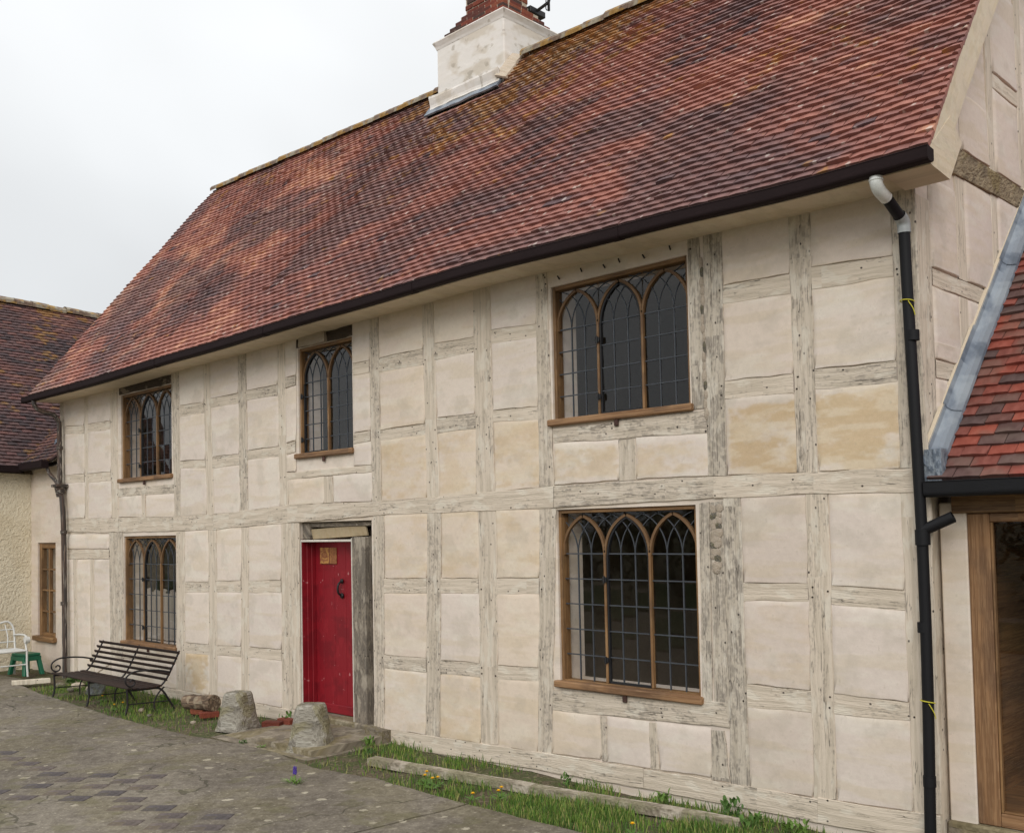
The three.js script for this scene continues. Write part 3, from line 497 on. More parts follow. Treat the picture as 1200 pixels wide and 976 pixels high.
function mainSurf(a, s) {
  const x = V0 + a, e = V(x, gutBot(x) + 0.105, 0.375), q = ridgeAt(x), rd = V(x, q[0], q[1]), S = rd.clone().sub(e), len = S.length(); S.divideScalar(len);
  const n = V(0, -S.z, S.y), p = e.addScaledVector(S, s * len / MAIN.slope).addScaledVector(n, sag(x, s));
  return { p, n };
}
{
  const roof = group('roof', house);
  const xs = range(V0, V1 - 0.012, 43), ss = range(0, MAIN.slope, 16), T = new Tri();
  const dp = (x, s, h) => { const q = mainSurf(x - V0, s); return [q.p.x + q.n.x * h, q.p.y + q.n.y * h, q.p.z + q.n.z * h]; };
  for (let i = 0; i + 1 < xs.length; i++) { for (let k = 0; k + 1 < ss.length; k++) { for (const h of [-0.004, -0.07]) T.quad(dp(xs[i], ss[k], h), dp(xs[i + 1], ss[k], h), dp(xs[i + 1], ss[k + 1], h), dp(xs[i], ss[k + 1], h), [0, 0], [1, 0], [1, 1], [0, 1]); } }
  for (let k = 0; k + 1 < ss.length; k++) for (const x of [V0, V1 - 0.012]) T.quad(dp(x, ss[k], -0.004), dp(x, ss[k + 1], -0.004), dp(x, ss[k + 1], -0.07), dp(x, ss[k], -0.07), [0, 0], [1, 0], [1, 1], [0, 1]);
  mesh('roof_deck', T.geo(), darkWood, roof);
  // rear slope
  const rear = sweepX(xs, x => { const q = ridgeAt(x); return [[q[0] - 0.01, q[1]], [q[0] - 0.09, q[1]], [q[0] - 3.3, q[1] - 2.75], [q[0] - 3.22, q[1] - 2.75]]; });
  mesh('rear_slope', rear, brickMats[2], roof);
  const chX = [-8.93, -7.65];
  tileRoof(roof, MAIN, mainSurf, mainTile, 11, (a, s) => { const x = a + V0; return !(x > chX[0] && x < chX[1] && s > 3.82); });
  // ridge tiles
  let x = V0; while (x < V1 - 0.1) {
    const l = 0.3 + R0() * 0.03, x1 = Math.min(V1, x + l), mid = (x + x1) / 2;
    if (!(mid > -8.95 && mid < -7.6)) {
      const T2 = new Tri(), n = 7, j = (R0() - 0.5) * 0.014;
      const ring = (xx, ro) => { const q = ridgeAt(xx); return range(-0.28, Math.PI + 0.28, n).map(t => [xx, q[0] + 0.005 + j + Math.sin(t) * ro - 0.02, q[1] + Math.cos(t) * (ro + 0.045)]); };
      const A = ring(x + 0.004, 0.085), B = ring(x1 - 0.004, 0.078), A2 = ring(x + 0.004, 0.06), B2 = ring(x1 - 0.004, 0.055);
      for (let k = 0; k < n; k++) { const u0 = k * 0.05, u1 = u0 + 0.05; T2.quad(A[k], A[k + 1], B[k + 1], B[k], [x, u0], [x, u1], [x1, u1], [x1, u0]); T2.quad(A2[k], A[k], A[k + 1], A2[k + 1], [x, u0], [x, u0], [x, u1], [x, u1]); T2.quad(B2[k], B[k], B[k + 1], B2[k + 1], [x1, u0], [x1, u0], [x1, u1], [x1, u1]); }
      mesh('ridge_tile', T2.geo(), ridgeMat, roof);
    }
    x = x1;
  }
  // boxed eaves: soffit board, and the verge board that follows the right-hand slope
  mesh('soffit', sweepX(range(-15.02, -2.46, 42), xx => { const b = gutBot(xx) + 0.028; return [[b, 0.0], [b, 0.33], [b + 0.075, 0.335], [b + 0.075, 0.0]]; }), soffitMat, roof);
  const verge = (x0, x1, w, off) => { const T3 = new Tri(), sN = range(0.06, MAIN.slope, 12), pt = (xx, s, h) => { const q = mainSurf(V1 - V0 - 0.001, s); return [xx, q.p.y + q.n.y * h, q.p.z + q.n.z * h]; };
    for (let k = 0; k + 1 < sN.length; k++) { const s0 = sN[k], s1 = sN[k + 1], uv = [[s0, 0], [s1, 0], [s1, 0.2], [s0, 0.2]]; for (const xx of [x0, x1]) T3.quad(pt(xx, s0, off), pt(xx, s1, off), pt(xx, s1, off - w), pt(xx, s0, off - w), ...uv); T3.quad(pt(x0, s0, off - w), pt(x1, s0, off - w), pt(x1, s1, off - w), pt(x0, s1, off - w), ...uv); T3.quad(pt(x0, s0, off), pt(x1, s0, off), pt(x1, s1, off), pt(x0, s1, off), ...uv); } return T3.geo(); };
  mesh('verge_board', verge(-2.236, -2.206, 0.2, 0.012), soffitMat, roof);
  mesh('verge_soffit', verge(-2.468, -2.238, 0.03, -0.15), soffitMat, roof);
  // plastered box end where verge meets eave
  { const sh = new THREE.Shape([[0.372, 3.882], [0.1, 3.858], [-0.1, 4.12], [0.06, 4.24], [0.372, 3.985]].map(p => new THREE.Vector2(-p[0], p[1]))); const g = new THREE.ExtrudeGeometry(sh, { depth: 0.262, bevelEnabled: false }).rotateY(Math.PI / 2).translate(-2.466, 0, 0); mesh('eave_box', worldUv(g, (a, b, c) => [c, b]), soffitMat, roof); }
}
// ---------------------------------------------------------------- main house: walls, panels, timbers
const WINDOWS = [
  { k: 'UL', r: [-12.985, -11.612, 2.668, 3.772], n: 3, rows: 4 }, { k: 'UM', r: [-8.9, -7.98, 2.728, 3.82], n: 2, rows: 5 }, { k: 'UR', r: [-5.375, -4.08, 2.765, 3.825], n: 3, rows: 4 },
  { k: 'LL', r: [-12.92, -11.525, 0.578, 1.925], n: 3, rows: 5 }, { k: 'LR', r: [-5.363, -4.063, 0.728, 2.06], n: 3, rows: 5 }];
const DOOR = [-8.925, -7.712, 0.06, 2.028];
function holeRect(x0, x1, y0, y1) { const h = new THREE.Path(); h.moveTo(x0, y0); h.lineTo(x0, y1); h.lineTo(x1, y1); h.lineTo(x1, y0); h.closePath(); return h; }
const sh0 = new THREE.Shape([[XL, -0.12], [XR - 0.004, -0.12], [XR - 0.004, 4.0], [XL, 4.0]].map(p => new THREE.Vector2(...p)));
for (const w of WINDOWS) sh0.holes.push(holeRect(...w.r)); sh0.holes.push(holeRect(...DOOR));
const frontWall = mesh('front_wall', worldUv(new THREE.ExtrudeGeometry(sh0, { depth: 0.3, bevelEnabled: false }).translate(0, 0, -0.3), (x, y, z) => [x / 3 + z / 3, y / 3]), revealMat, house);
const wob = (x, y, k) => (fbm(x * 7 + k * 31, y * 7 + k * 17, 3) - 0.5) * 2;
// one timber: q = TL, TR, BR, BL; runs down (v) or along (h)
function timber(parent, q, vertical, m, z1, seed, name = 'timber') {
  const [tl, tr, br, bl] = [[q[0], q[1]], [q[2], q[3]], [q[4], q[5]], [q[6], q[7]]];
  const A0 = vertical ? tl : bl, A1 = vertical ? bl : br, B0 = vertical ? tr : tl, B1 = vertical ? br : tr;   // edge A and edge B along the length
  const len = Math.hypot(A1[0] - A0[0], A1[1] - A0[1]), wid = Math.hypot(B0[0] - A0[0], B0[1] - A0[1]), n = Math.max(3, Math.min(14, Math.round(len / 0.14)));
  const T = new Tri(), ou = hash2(seed, 3) * 0.5, ov = hash2(seed, 9) * 2, rows = [];
  for (let i = 0; i <= n; i++) {
    const t = i / n, a = [lerp(A0[0], A1[0], t), lerp(A0[1], A1[1], t)], b = [lerp(B0[0], B1[0], t), lerp(B0[1], B1[1], t)];
    const dx = (b[0] - a[0]) / wid, dy = (b[1] - a[1]) / wid, wa = wob(a[0], a[1], seed) * 0.011, wb = wob(b[0], b[1], seed + 5) * 0.011, zz = z1 + wob(a[0] + 3, a[1], seed + 9) * 0.003;
    const P = (f, z, o) => [a[0] + dx * (f * wid + o), a[1] + dy * (f * wid + o), z];
    rows.push([P(0, -0.004, -wa), P(0, zz - 0.003, 0.001 - wa), P(0, zz, 0.005 - wa), P(1, zz, -0.005 + wb), P(1, zz - 0.003, -0.001 + wb), P(1, -0.004, wb)]);
  }
  const us = [-0.01, 0, 0.005, wid - 0.005, wid, wid + 0.01];
  for (let i = 0; i < n; i++) for (let k = 0; k < 5; k++) T.quad(rows[i][k], rows[i][k + 1], rows[i + 1][k + 1], rows[i + 1][k], [us[k] + ou, i / n * len + ov], [us[k + 1] + ou, i / n * len + ov], [us[k + 1] + ou, (i + 1) / n * len + ov], [us[k] + ou, (i + 1) / n * len + ov]);
  return mesh(name, T.geo(), m, parent);
}
const zz0 = z => z;
function panel(parent, q, m, z1, seed, uvf) {
  const C = [[q[0], q[1]], [q[2], q[3]], [q[4], q[5]], [q[6], q[7]]], O = [], per = 6;
  const cx = (C[0][0] + C[1][0] + C[2][0] + C[3][0]) / 4, cy = (C[0][1] + C[1][1] + C[2][1] + C[3][1]) / 4;
  for (let e = 0; e < 4; e++) for (let k = 0; k < per; k++) { const t = k / per, a = C[e], b = C[(e + 1) % 4]; O.push([lerp(a[0], b[0], t), lerp(a[1], b[1], t)]); }
  const W = Math.abs(C[1][0] - C[0][0]), H = Math.abs(C[0][1] - C[3][1]);
  const yb = Math.min(C[2][1], C[3][1]), ring = (insS, z, insB = insS, zB = z) => O.map((p, i) => { const low = i >= 2 * per && i <= 3 * per, ins = low ? insB : insS; z = low ? zB : z; const w = wob(p[0], p[1], seed) * 0.009, fx = (p[0] - cx), fy = (p[1] - cy), kx = 1 - 2 * (ins + w) / Math.max(W, 0.05), ky = 1 - 2 * (ins + w) / Math.max(H, 0.05); return [cx + fx * clamp(kx, 0.1, 1.1), cy + fy * clamp(ky, 0.1, 1.1), zz0(z, low) + wob(p[0] * 0.4, p[1] * 0.4, seed + 3) * 0.003]; });
  const R = [ring(-0.01, 0.003, 0, 0.001), ring(0.005, 0.0105, 0.001, z1 * 0.85), ring(0.03, z1, 0.006, z1 + 0.001), ring(Math.min(W, H) * 0.25, z1 + 0.001)];
  const pos = [], uv = [], idx = [], n = O.length; for (const r of R) for (const p of r) { pos.push(...p); uv.push(...uvf(p[0], p[1])); }
  pos.push(cx, cy, z1 + 0.002 + wob(cx, cy, seed) * 0.003); uv.push(...uvf(cx, cy));
  for (let r = 0; r < 3; r++) for (let i = 0; i < n; i++) { const i2 = (i + 1) % n; idx.push(r * n + i, (r + 1) * n + i2, r * n + i2, r * n + i, (r + 1) * n + i, (r + 1) * n + i2); }
  for (let i = 0; i < n; i++) idx.push(3 * n + i, 4 * n, 3 * n + (i + 1) % n);
  const g = new THREE.BufferGeometry(); g.setAttribute('position', new THREE.Float32BufferAttribute(pos, 3)); g.setAttribute('uv', new THREE.Float32BufferAttribute(uv, 2)); g.setIndex(idx); g.computeVertexNormals();
  return mesh('plaster_panel', g, m, parent);
}
const toSoffit = q => q.map((v, i) => (i % 2 && v > 3.8 ? 3.97 : v));
PANELS.forEach((q0, k) => { const q = toSoffit(q0), c = plasterFor((q[0] + q[2]) / 2); const xm = (q[0] + q[2]) / 2, hh = hash2b(k + 3, 17), ti = xm > -4.1 ? (hh < 0.55 ? 2 : hh < 0.8 ? 5 : 0) : xm > -7.7 && xm < -5.5 ? (hh < 0.45 ? 1 : hh < 0.7 ? 4 : 0) : xm < -9 ? (hh < 0.5 ? 3 : 0) : hh < 0.3 ? 1 : 0; panel(frontWall, q, panelMats[c][ti], 0.0135 + hash2(k, 5) * 0.004, k * 13 % 251, plasterUv(c)); });
const WORN = new Set([11, 24]);
TIMBERS.forEach((t, k) => {
  const q = toSoffit(t.slice(1)), vert = t[0] === 'v', xm = (q[0] + q[4]) / 2, ym = (q[1] + q[5]) / 2, h = hash2b(k, 11);
  let w = h < 0.4 ? 0 : h < 0.82 ? 1 : 2;
  if (t[0] === 'b') w = xm > -5.6 && xm < -3.8 ? 2 : 1; if (t[0] === 's') w = 0;
  if (xm > -5.6 && xm < -3.7 && w < 2) w++; if (!vert && ym > 3.72 && xm > -5.5 && xm < -4) w = 3; if (WORN.has(k) || (vert && xm > -4.1 && xm < -3.8)) w = 3;
  timber(frontWall, q, vert, timberMats[w], (t[0] === 'b' ? 0.013 : t[0] === 's' ? 0.016 : 0.008) + hash2(k, 2) * 0.004, k * 7 % 251);
});
// oak pegs at the joints
{
  const pg = new THREE.CylinderGeometry(0.0065, 0.0075, 0.012, 7).rotateX(Math.PI / 2); let n = 0;
  for (const t of TIMBERS) { if (t[0] !== 'h') continue; const q = t.slice(1); if (Math.abs(q[2] - q[0]) < 0.3) continue; for (const [x, yt, yb] of [[q[0] - 0.028, q[1], q[7]], [q[2] + 0.028, q[3], q[5]]]) for (const f of [0.25, 0.75]) { n++; if (hash2(n, 77) < 0.66) continue; const m = mesh('peg', pg, darkWood, frontWall); m.position.set(x + (hash2(n, 3) - 0.5) * 0.014, lerp(yt, yb, f) + (hash2(n, 8) - 0.5) * 0.02, 0.0075); } }
}
// plinth strip and bare rubble showing in the gap beside the window
{
  const r = rng(5); const g0 = new THREE.IcosahedronGeometry(0.03, 1);
  for (let i = 0; i < 22; i++) { const t = Math.floor(i / 2) / 11, y = 2.035 - t * 0.46 - r() * 0.02, m = mesh('infill_stone', displace(g0.clone(), 0.014, 22, i), i % 5 === 2 ? stone : mortar, frontWall); m.position.set(-3.89 + (i % 2 ? 0.024 : -0.024) * (1 - t * 0.9) - t * 0.015, y, 0.012); m.scale.set(0.75 + r() * 0.5, 0.7 + r() * 0.5, 0.3); m.rotation.z = r() * 3; }
  for (let i = 0; i < 17; i++) { const y = 3.74 - i * 0.066, m = mesh('infill_stone', displace(g0.clone(), 0.01, 25, i + 40), i % 4 === 1 ? stone : mortar, frontWall); m.position.set(-3.955 + i * 0.0005 + (r() - 0.5) * 0.012, y, 0.006); m.scale.set(0.42 + r() * 0.2, 1.2 + r() * 0.5, 0.5); }
}
// right-hand gable wall, local x runs back from the front corner, local z faces out
const roughBeam = mat({ tex: stoneTex, color: srgb(240, 222, 196), bumpScale: 0.02 });
const gable = (() => {
  const top = l => 3.975 + (0.375 + l) * 1.308 - 0.15, sh = new THREE.Shape([[0.004, -0.12], [3.9, -0.12], [3.9, 4.0], [1.84, top(1.84)], [0.004, top(0)]].map(p => new THREE.Vector2(...p)));
  const m = mesh('gable_wall', worldUv(new THREE.ExtrudeGeometry(sh, { depth: 0.3, bevelEnabled: false }).translate(0, 0, -0.3), (x, y) => [x / 3, y / 3]), gableMat, house);
  m.position.set(XR, 0, 0); m.rotation.y = Math.PI / 2; return m;
})();
{
  const R = (x0, x1, y0, y1) => [x0, y1, x1, y1, x1, y0, x0, y0], uvf = (x, y) => [x / 3 + 0.3, y / 3];
  const tv = (x0, x1, y0, y1, w, s) => timber(gable, R(x0, x1, y0, y1), true, timberMats[w], 0.009, s), th = (x0, x1, y0, y1, w, s) => timber(gable, R(x0, x1, y0, y1), false, timberMats[w], 0.011, s);
  tv(0.03, 0.235, 0.05, 3.87, 1, 4); timber(gable, [0.68, 4.32, 2.9, 4.32, 2.9, 4.19, 0.5, 4.13], false, roughBeam, 0.022, 14); th(0.24, 2.6, 3.35, 3.455, 0, 15); th(0.24, 2.4, 2.785, 2.893, 0, 16);
  tv(0.665, 0.81, 3.46, 4.13, 0, 17); tv(1.305, 1.42, 3.46, 4.18, 0, 18); tv(0.665, 0.81, 2.895, 3.345, 0, 19); tv(1.3, 1.42, 4.325, 5.75, 0, 20); tv(1.93, 2.06, 4.325, 6.3, 0, 21); th(1.42, 1.93, 4.93, 5.035, 0, 22); tv(2.06, 2.2, 3.46, 4.19, 0, 23);
  const pn = (a, b, c, d, s) => panel(gable, R(a, b, c, d), gableMat, 0.019, s, uvf);
  pn(0.245, 0.655, 3.465, 4.02, 31); pn(0.82, 1.295, 3.465, 4.14, 32); pn(1.43, 2.05, 3.465, 4.17, 33); pn(0.245, 0.655, 2.9, 3.34, 34); pn(0.82, 1.9, 2.9, 3.34, 35); pn(0.245, 1.6, 2.1, 2.775, 36); pn(0.8, 1.29, 4.33, 4.72, 37); pn(1.43, 1.92, 4.33, 4.92, 38); pn(1.43, 1.92, 5.045, 5.7, 39); pn(2.07, 2.7, 4.33, 5.6, 40); pn(2.21, 2.9, 3.465, 4.18, 41);
}
mesh('rear_wall', box(XL + 0.01, -0.12, -4.25, XR - 0.31, 4.0, -3.95, 0), gableMat, house);
{ const sh = new THREE.Shape([[0.31, -0.12], [4.2, -0.12], [4.2, 4.2], [2.55, 7.2], [0.31, 4.55]].map(p => new THREE.Vector2(...p))); const m = mesh('gable_wall', worldUv(new THREE.ExtrudeGeometry(sh, { depth: 0.3, bevelEnabled: false }).translate(0, 0, -0.3), (x, y) => [x / 3, y / 3]), gableMat, house); m.position.set(XL + 0.305, 0, 0); m.rotation.y = Math.PI / 2; }
mesh('ground_floor', box(XL + 0.3, -0.1, -3.95, XR - 0.31, 0.02, -0.3, 0), floorWood, house);
mesh('upper_floor', box(XL + 0.3, 2.22, -3.95, XR - 0.31, 2.4, -0.3, 0), roomMat, house);
mesh('attic_floor', box(XL + 0.3, 4.02, -3.9, XR - 0.31, 4.08, -0.28, 0), roomMat, house);
for (const x of [-6.3, -9.6]) for (const [y0, y1] of [[0.02, 2.22], [2.4, 4.02]]) mesh('added_partition', box(x, y0, -3.95, x + 0.12, y1, -0.3, 0), roomMat, house);  // partitions added to keep the rooms behind the windows dark

// ---------------------------------------------------------------- windows: oak frames, gothic heads, leaded panes
const paneGeos = new Map();
function makeWindow(spec, idx) {
  const [x0, x1, y0, y1] = spec.r, w = group('window', house), fw = 0.027, zf = -0.018, zb = -0.11, zg = -0.062;
  const gx0 = x0 + fw, gx1 = x1 - fw, gy0 = y0 + 0.012, gy1 = y1 - fw * 1.15;
  mesh('frame', merge([box(x0, y0, zb, gx0, y1, zf, 0.004, idx), box(gx1, y0, zb, x1, y1, zf, 0.004, idx + 0.2), box(gx0, gy1, zb, gx1, y1, zf - 0.002, 0.004, idx + 0.4), box(gx0, y0, zb, gx1, gy0, zf - 0.004, 0.003)]), oak, w);
  const mw = 0.02, lw = (gx1 - gx0 - mw * (spec.n - 1)) / spec.n, rise = Math.min(0.3, lw * 0.72), ys = gy1 - 0.025 - rise, rad = (lw * lw / 4 + rise * rise) / lw;
  const arc = (xa, dir, r, yMax) => { const pts = []; for (let i = 0; i <= 14; i++) { const th = i / 14 * Math.acos(clamp((r - lw / 2) / r, -1, 1)) * (yMax ? 1.5 : 1); const px = xa + dir * (r - r * Math.cos(th)), py = ys + r * Math.sin(th); if (yMax && (px < gx0 + 0.002 || px > gx1 - 0.002)) break; if (py > gy1 - 0.002) break; pts.push([clamp(px, gx0 + 0.004, gx1 - 0.004), py]); } return pts; };
  const leads = [];
  for (let i = 0; i < spec.n; i++) {
    const lx0 = gx0 + i * (lw + mw), lx1 = lx0 + lw;
    if (i) mesh('mullion', box(lx0 - mw, gy0, zg - 0.008, lx0, ys + 0.01, zf - 0.016, 0.005, idx + i), oak, w);
    const a = arc(lx0 - mw * 0.3, 1, rad, 0), b = arc(lx1 + mw * 0.3, -1, rad, 0), g = [];
    for (const p of [a, b]) if (p.length > 1) g.push(strip([[p[0][0], p[0][1] - 0.01], ...p], 0.0105, zg - 0.006, zg + 0.02));
    mesh('arch', merge(g), oak, w);
    const cols = spec.n === 2 ? 3 : 3, cw = lw / cols, rh = (ys - gy0) / spec.rows;
    for (let c = 0; c < cols; c++) for (let r = 0; r < spec.rows; r++) {
      const key = cw.toFixed(4) + rh.toFixed(4); if (!paneGeos.has(key)) paneGeos.set(key, new THREE.PlaneGeometry(cw - 0.004, rh - 0.004));
      const p = mesh('pane', paneGeos.get(key), glass, w); p.position.set(lx0 + (c + 0.5) * cw, gy0 + (r + 0.5) * rh, zg); p.rotation.set((R0() - 0.5) * 0.045, (R0() - 0.5) * 0.045, 0);
    }
    const head = mesh('pane', new THREE.PlaneGeometry(lw + mw * 0.6, gy1 - ys - 0.004), glass, w); head.position.set((lx0 + lx1) / 2, (ys + gy1) / 2, zg); head.rotation.set((R0() - 0.5) * 0.02, (R0() - 0.5) * 0.02, 0);
    for (let c = 1; c < cols; c++) { leads.push(strip([[lx0 + c * cw, gy0], [lx0 + c * cw, ys]], 0.0042, zg - 0.006, zg + 0.006)); for (const d of [1, -1]) { const p = arc(lx0 + c * cw, d, rad * 1.02, 1); if (p.length > 1) leads.push(strip(p, 0.003, zg - 0.005, zg + 0.005)); } }
    for (let r = 1; r <= spec.rows; r++) leads.push(strip([[lx0, gy0 + r * rh], [lx1, gy0 + r * rh]], r === spec.rows ? 0.005 : 0.0042, zg - 0.007, zg + 0.007));
    if (i === (spec.n === 2 ? 0 : 1)) {   // opening light: dark iron casement and its two hinges
      mesh('casement', merge([box(lx0, gy0, zg - 0.012, lx0 + 0.014, ys, zg + 0.016, 0.002), box(lx1 - 0.014, gy0, zg - 0.012, lx1, ys, zg + 0.016, 0.002), box(lx0, gy0, zg - 0.012, lx1, gy0 + 0.016, zg + 0.016, 0.002), ...[a, b].filter(p => p.length > 1).map((p, k) => strip(p.map(q => [q[0] + (k ? -0.02 : 0.02), q[1] - 0.012]), 0.007, zg - 0.012, zg + 0.015))]), blackIronPaint, w);
      for (const f of [0.16, 0.78]) mesh('hinge', merge([box(lx0 - mw - 0.004, lerp(gy0, ys, f), zf - 0.014, lx0 + 0.016, lerp(gy0, ys, f) + 0.04, zf - 0.002, 0.003), new THREE.CylinderGeometry(0.008, 0.008, 0.055, 8).translate(lx0 - 0.004, lerp(gy0, ys, f) + 0.02, zf)]), blackIronPaint, w);
    }
  }
  mesh('leadwork', merge(leads), leadCame, w);
  mesh('sill', box(x0 - 0.035, y0 - 0.048, -0.12, x1 + 0.03, y0 + 0.004, 0.045, 0.008, idx * 0.3), oakPale, w);
  mesh('stay_bracket', merge([box((x0 + x1) / 2 - 0.02, y0 - 0.1, 0.014, (x0 + x1) / 2 + 0.02, y0 - 0.05, 0.032, 0.006)]), brickMats[4], w);
  return w;
}
WINDOWS.forEach((s, i) => { const w = makeWindow(s, i * 0.37); });
// lintels over the upper windows: rough dark wood, one with loose plaster
timber(frontWall, [-13.03, 3.9, -11.6, 3.885, -11.6, 3.776, -13.03, 3.778], false, darkWood, 0.004, 77, 'lintel');
timber(frontWall, [-8.93, 3.93, -7.97, 3.93, -7.97, 3.824, -8.93, 3.824], false, darkWood, 0.004, 79, 'lintel');
mesh('loose_plaster', displace(new THREE.BoxGeometry(0.46, 0.1, 0.03, 12, 4, 2).translate(-8.62, 3.875, 0.02), 0.02, 14, 3), mortar, frontWall);
// nails left standing in the lintel of the right-hand window
for (let i = 0; i < 6; i++) mesh('nail', rod([-5.27 + i * 0.2 + (i % 3) * 0.03, 3.87 + (i % 2) * 0.015, 0.008], [-5.27 + i * 0.2 + (i % 3) * 0.03 + (i % 2 ? 0.004 : -0.004), 3.895 + (i % 2) * 0.015, 0.028], 0.0065, 6), iron, frontWall);

// ---------------------------------------------------------------- front door
{
  const d = group('door', house);
  mesh('door_leaf', box(-8.905, 0.1, -0.215, -8.03, 1.86, -0.17, 0.003), doorRed, d);
  mesh('bottom_rail', box(-8.9, 0.1, -0.17, -8.04, 0.19, -0.15, 0.008), doorRed, d);
  for (const x of [-8.74, -8.56, -8.37, -8.19]) mesh('bead', box(x, 0.19, -0.172, x + 0.008, 1.85, -0.166, 0.002), doorRed, d);
  mesh('door_jamb', box(-8.921, 0.1, -0.24, -8.897, 1.85, -0.016, 0.003), doorRed, d);
  mesh('door_stop', merge([box(-8.897, 0.1, -0.17, -8.872, 1.85, -0.12, 0.004), box(-8.897, 0.1, -0.12, -8.885, 1.85, -0.07, 0.004)]), doorRed, d);
  mesh('edge_strip', merge([box(-8.914, 0.1, -0.016, -8.9, 1.85, -0.008, 0.002), box(-8.05, 0.08, -0.03, -8.04, 1.86, -0.006, 0.002), box(-8.9, 1.826, -0.06, -8.05, 1.848, -0.006, 0.003)]), whitePaint, d);
  mesh('door_jamb', worldUv(displace(new THREE.BoxGeometry(0.2, 1.82, 0.2, 6, 30, 4).translate(-7.94, 0.96, -0.115), 0.012, 6, 4), (x, y, z) => [x + z, y]), oldWood, d);
  mesh('back_jamb', box(-7.83, 0.06, -0.26, -7.72, 1.99, -0.14, 0.006), darkWood, d);
  mesh('door_lintel', displace(new THREE.BoxGeometry(1.2, 0.16, 0.12, 20, 4, 3).translate(-8.32, 1.93, -0.2), 0.015, 6, 9), darkWood, d);
  mesh('lintel_board', (() => { const g = box(-8.8, 1.852, -0.09, -7.9, 1.955, -0.065, 0.004), p = g.attributes.position; for (let i = 0; i < p.count; i++) { const x = p.getX(i), t = (x + 8.8) / 0.9; p.setY(i, p.getY(i) + t * 0.03); if (p.getY(i) - t * 0.03 < 1.9) p.setX(i, x + 0.03); } g.computeVertexNormals(); return g; })(), mat({ tex: limeTex, color: srgb(196, 187, 162), bumpScale: 0.004 }), d);
  mesh('added_gap_boards', merge([box(-8.922, 1.852, -0.28, -8.8, 2.024, -0.04, 0.01), box(-8.8, 1.975, -0.13, -7.72, 2.024, -0.05, 0.008), box(-8.9215, 0.1, -0.05, -8.916, 1.86, -0.012, 0.001)]), oldWood, d);  // boards added in place of the dark gaps around the door frame
  mesh('threshold', box(-8.92, 0.0, -0.28, -7.72, 0.095, 0.02, 0.01), slabStone, d);
  const pt = textures(128, 128, (u, v, o) => { const a = fbm(u * 9, v * 9, 4); o[0] = 150; o[1] = 98; o[2] = 62; mixc(o, [186, 138, 78], sst(0.45, 0.65, a)); if (Math.abs(u - 0.58) < 0.03) mixc(o, [112, 60, 44], 0.9); const r = Math.hypot((u - 0.29) * 1.2, v - 0.55); if (Math.abs(r - 0.17) < 0.045) mixc(o, [116, 66, 44], 0.6); if (u > 0.64 && a > 0.56) mixc(o, [108, 60, 44], 0.6); o[3] = a; });
  mesh('faded_notice', worldUv(box(-8.78, 1.6, -0.166, -8.5, 1.765, -0.158, 0.002), (x, y) => [(x + 8.78) / 0.28, (y - 1.6) / 0.165]), mat({ tex: pt, bumpScale: 0.002 }), d);
  mesh('door_knocker', merge([tube([[-8.41, 1.43, -0.15], [-8.41, 1.4, -0.115], [-8.41, 1.35, -0.105], [-8.41, 1.31, -0.115], [-8.41, 1.285, -0.15]], 0.011, 8), new THREE.SphereGeometry(0.024, 10, 8).scale(1, 1, 0.6).translate(-8.41, 1.43, -0.155), new THREE.SphereGeometry(0.028, 10, 8).scale(1, 1, 0.6).translate(-8.41, 1.285, -0.155)]), iron, d);
}
// ---------------------------------------------------------------- rainwater goods
function gutterGeo(xs, f, r, h) { const prof = (k) => x => { const [b, z] = f(x), o = [], ri = r - 0.006; const rc = r * 0.55, arcP = q => { for (const [cz, t0] of [[-1, Math.PI], [1, Math.PI * 1.5]]) for (let i = 0; i <= 4; i++) { const t = t0 + i / 4 * Math.PI / 2; o.push([b + rc + Math.sin(t) * (rc - q), z + cz * (r - rc) + Math.cos(t) * (rc - q)]); } }; o.push([b + h, z - r]); arcP(0); o.push([b + h, z + r], [b + h + 0.004, z + r + 0.004], [b + h + 0.008, z + r]); if (k) return o; const o1 = o.splice(0); arcP(0.006); const o2 = o.splice(0).reverse(); return [...o1, [b + h, z + ri], ...o2, [b + h, z - ri]]; }; const e = xs[xs.length - 1]; return merge([sweepX(xs, prof(0)), sweepX([xs[0] - 0.006, xs[0] - 0.0005], prof(1)), sweepX([e + 0.0005, e + 0.006], prof(1))]); }
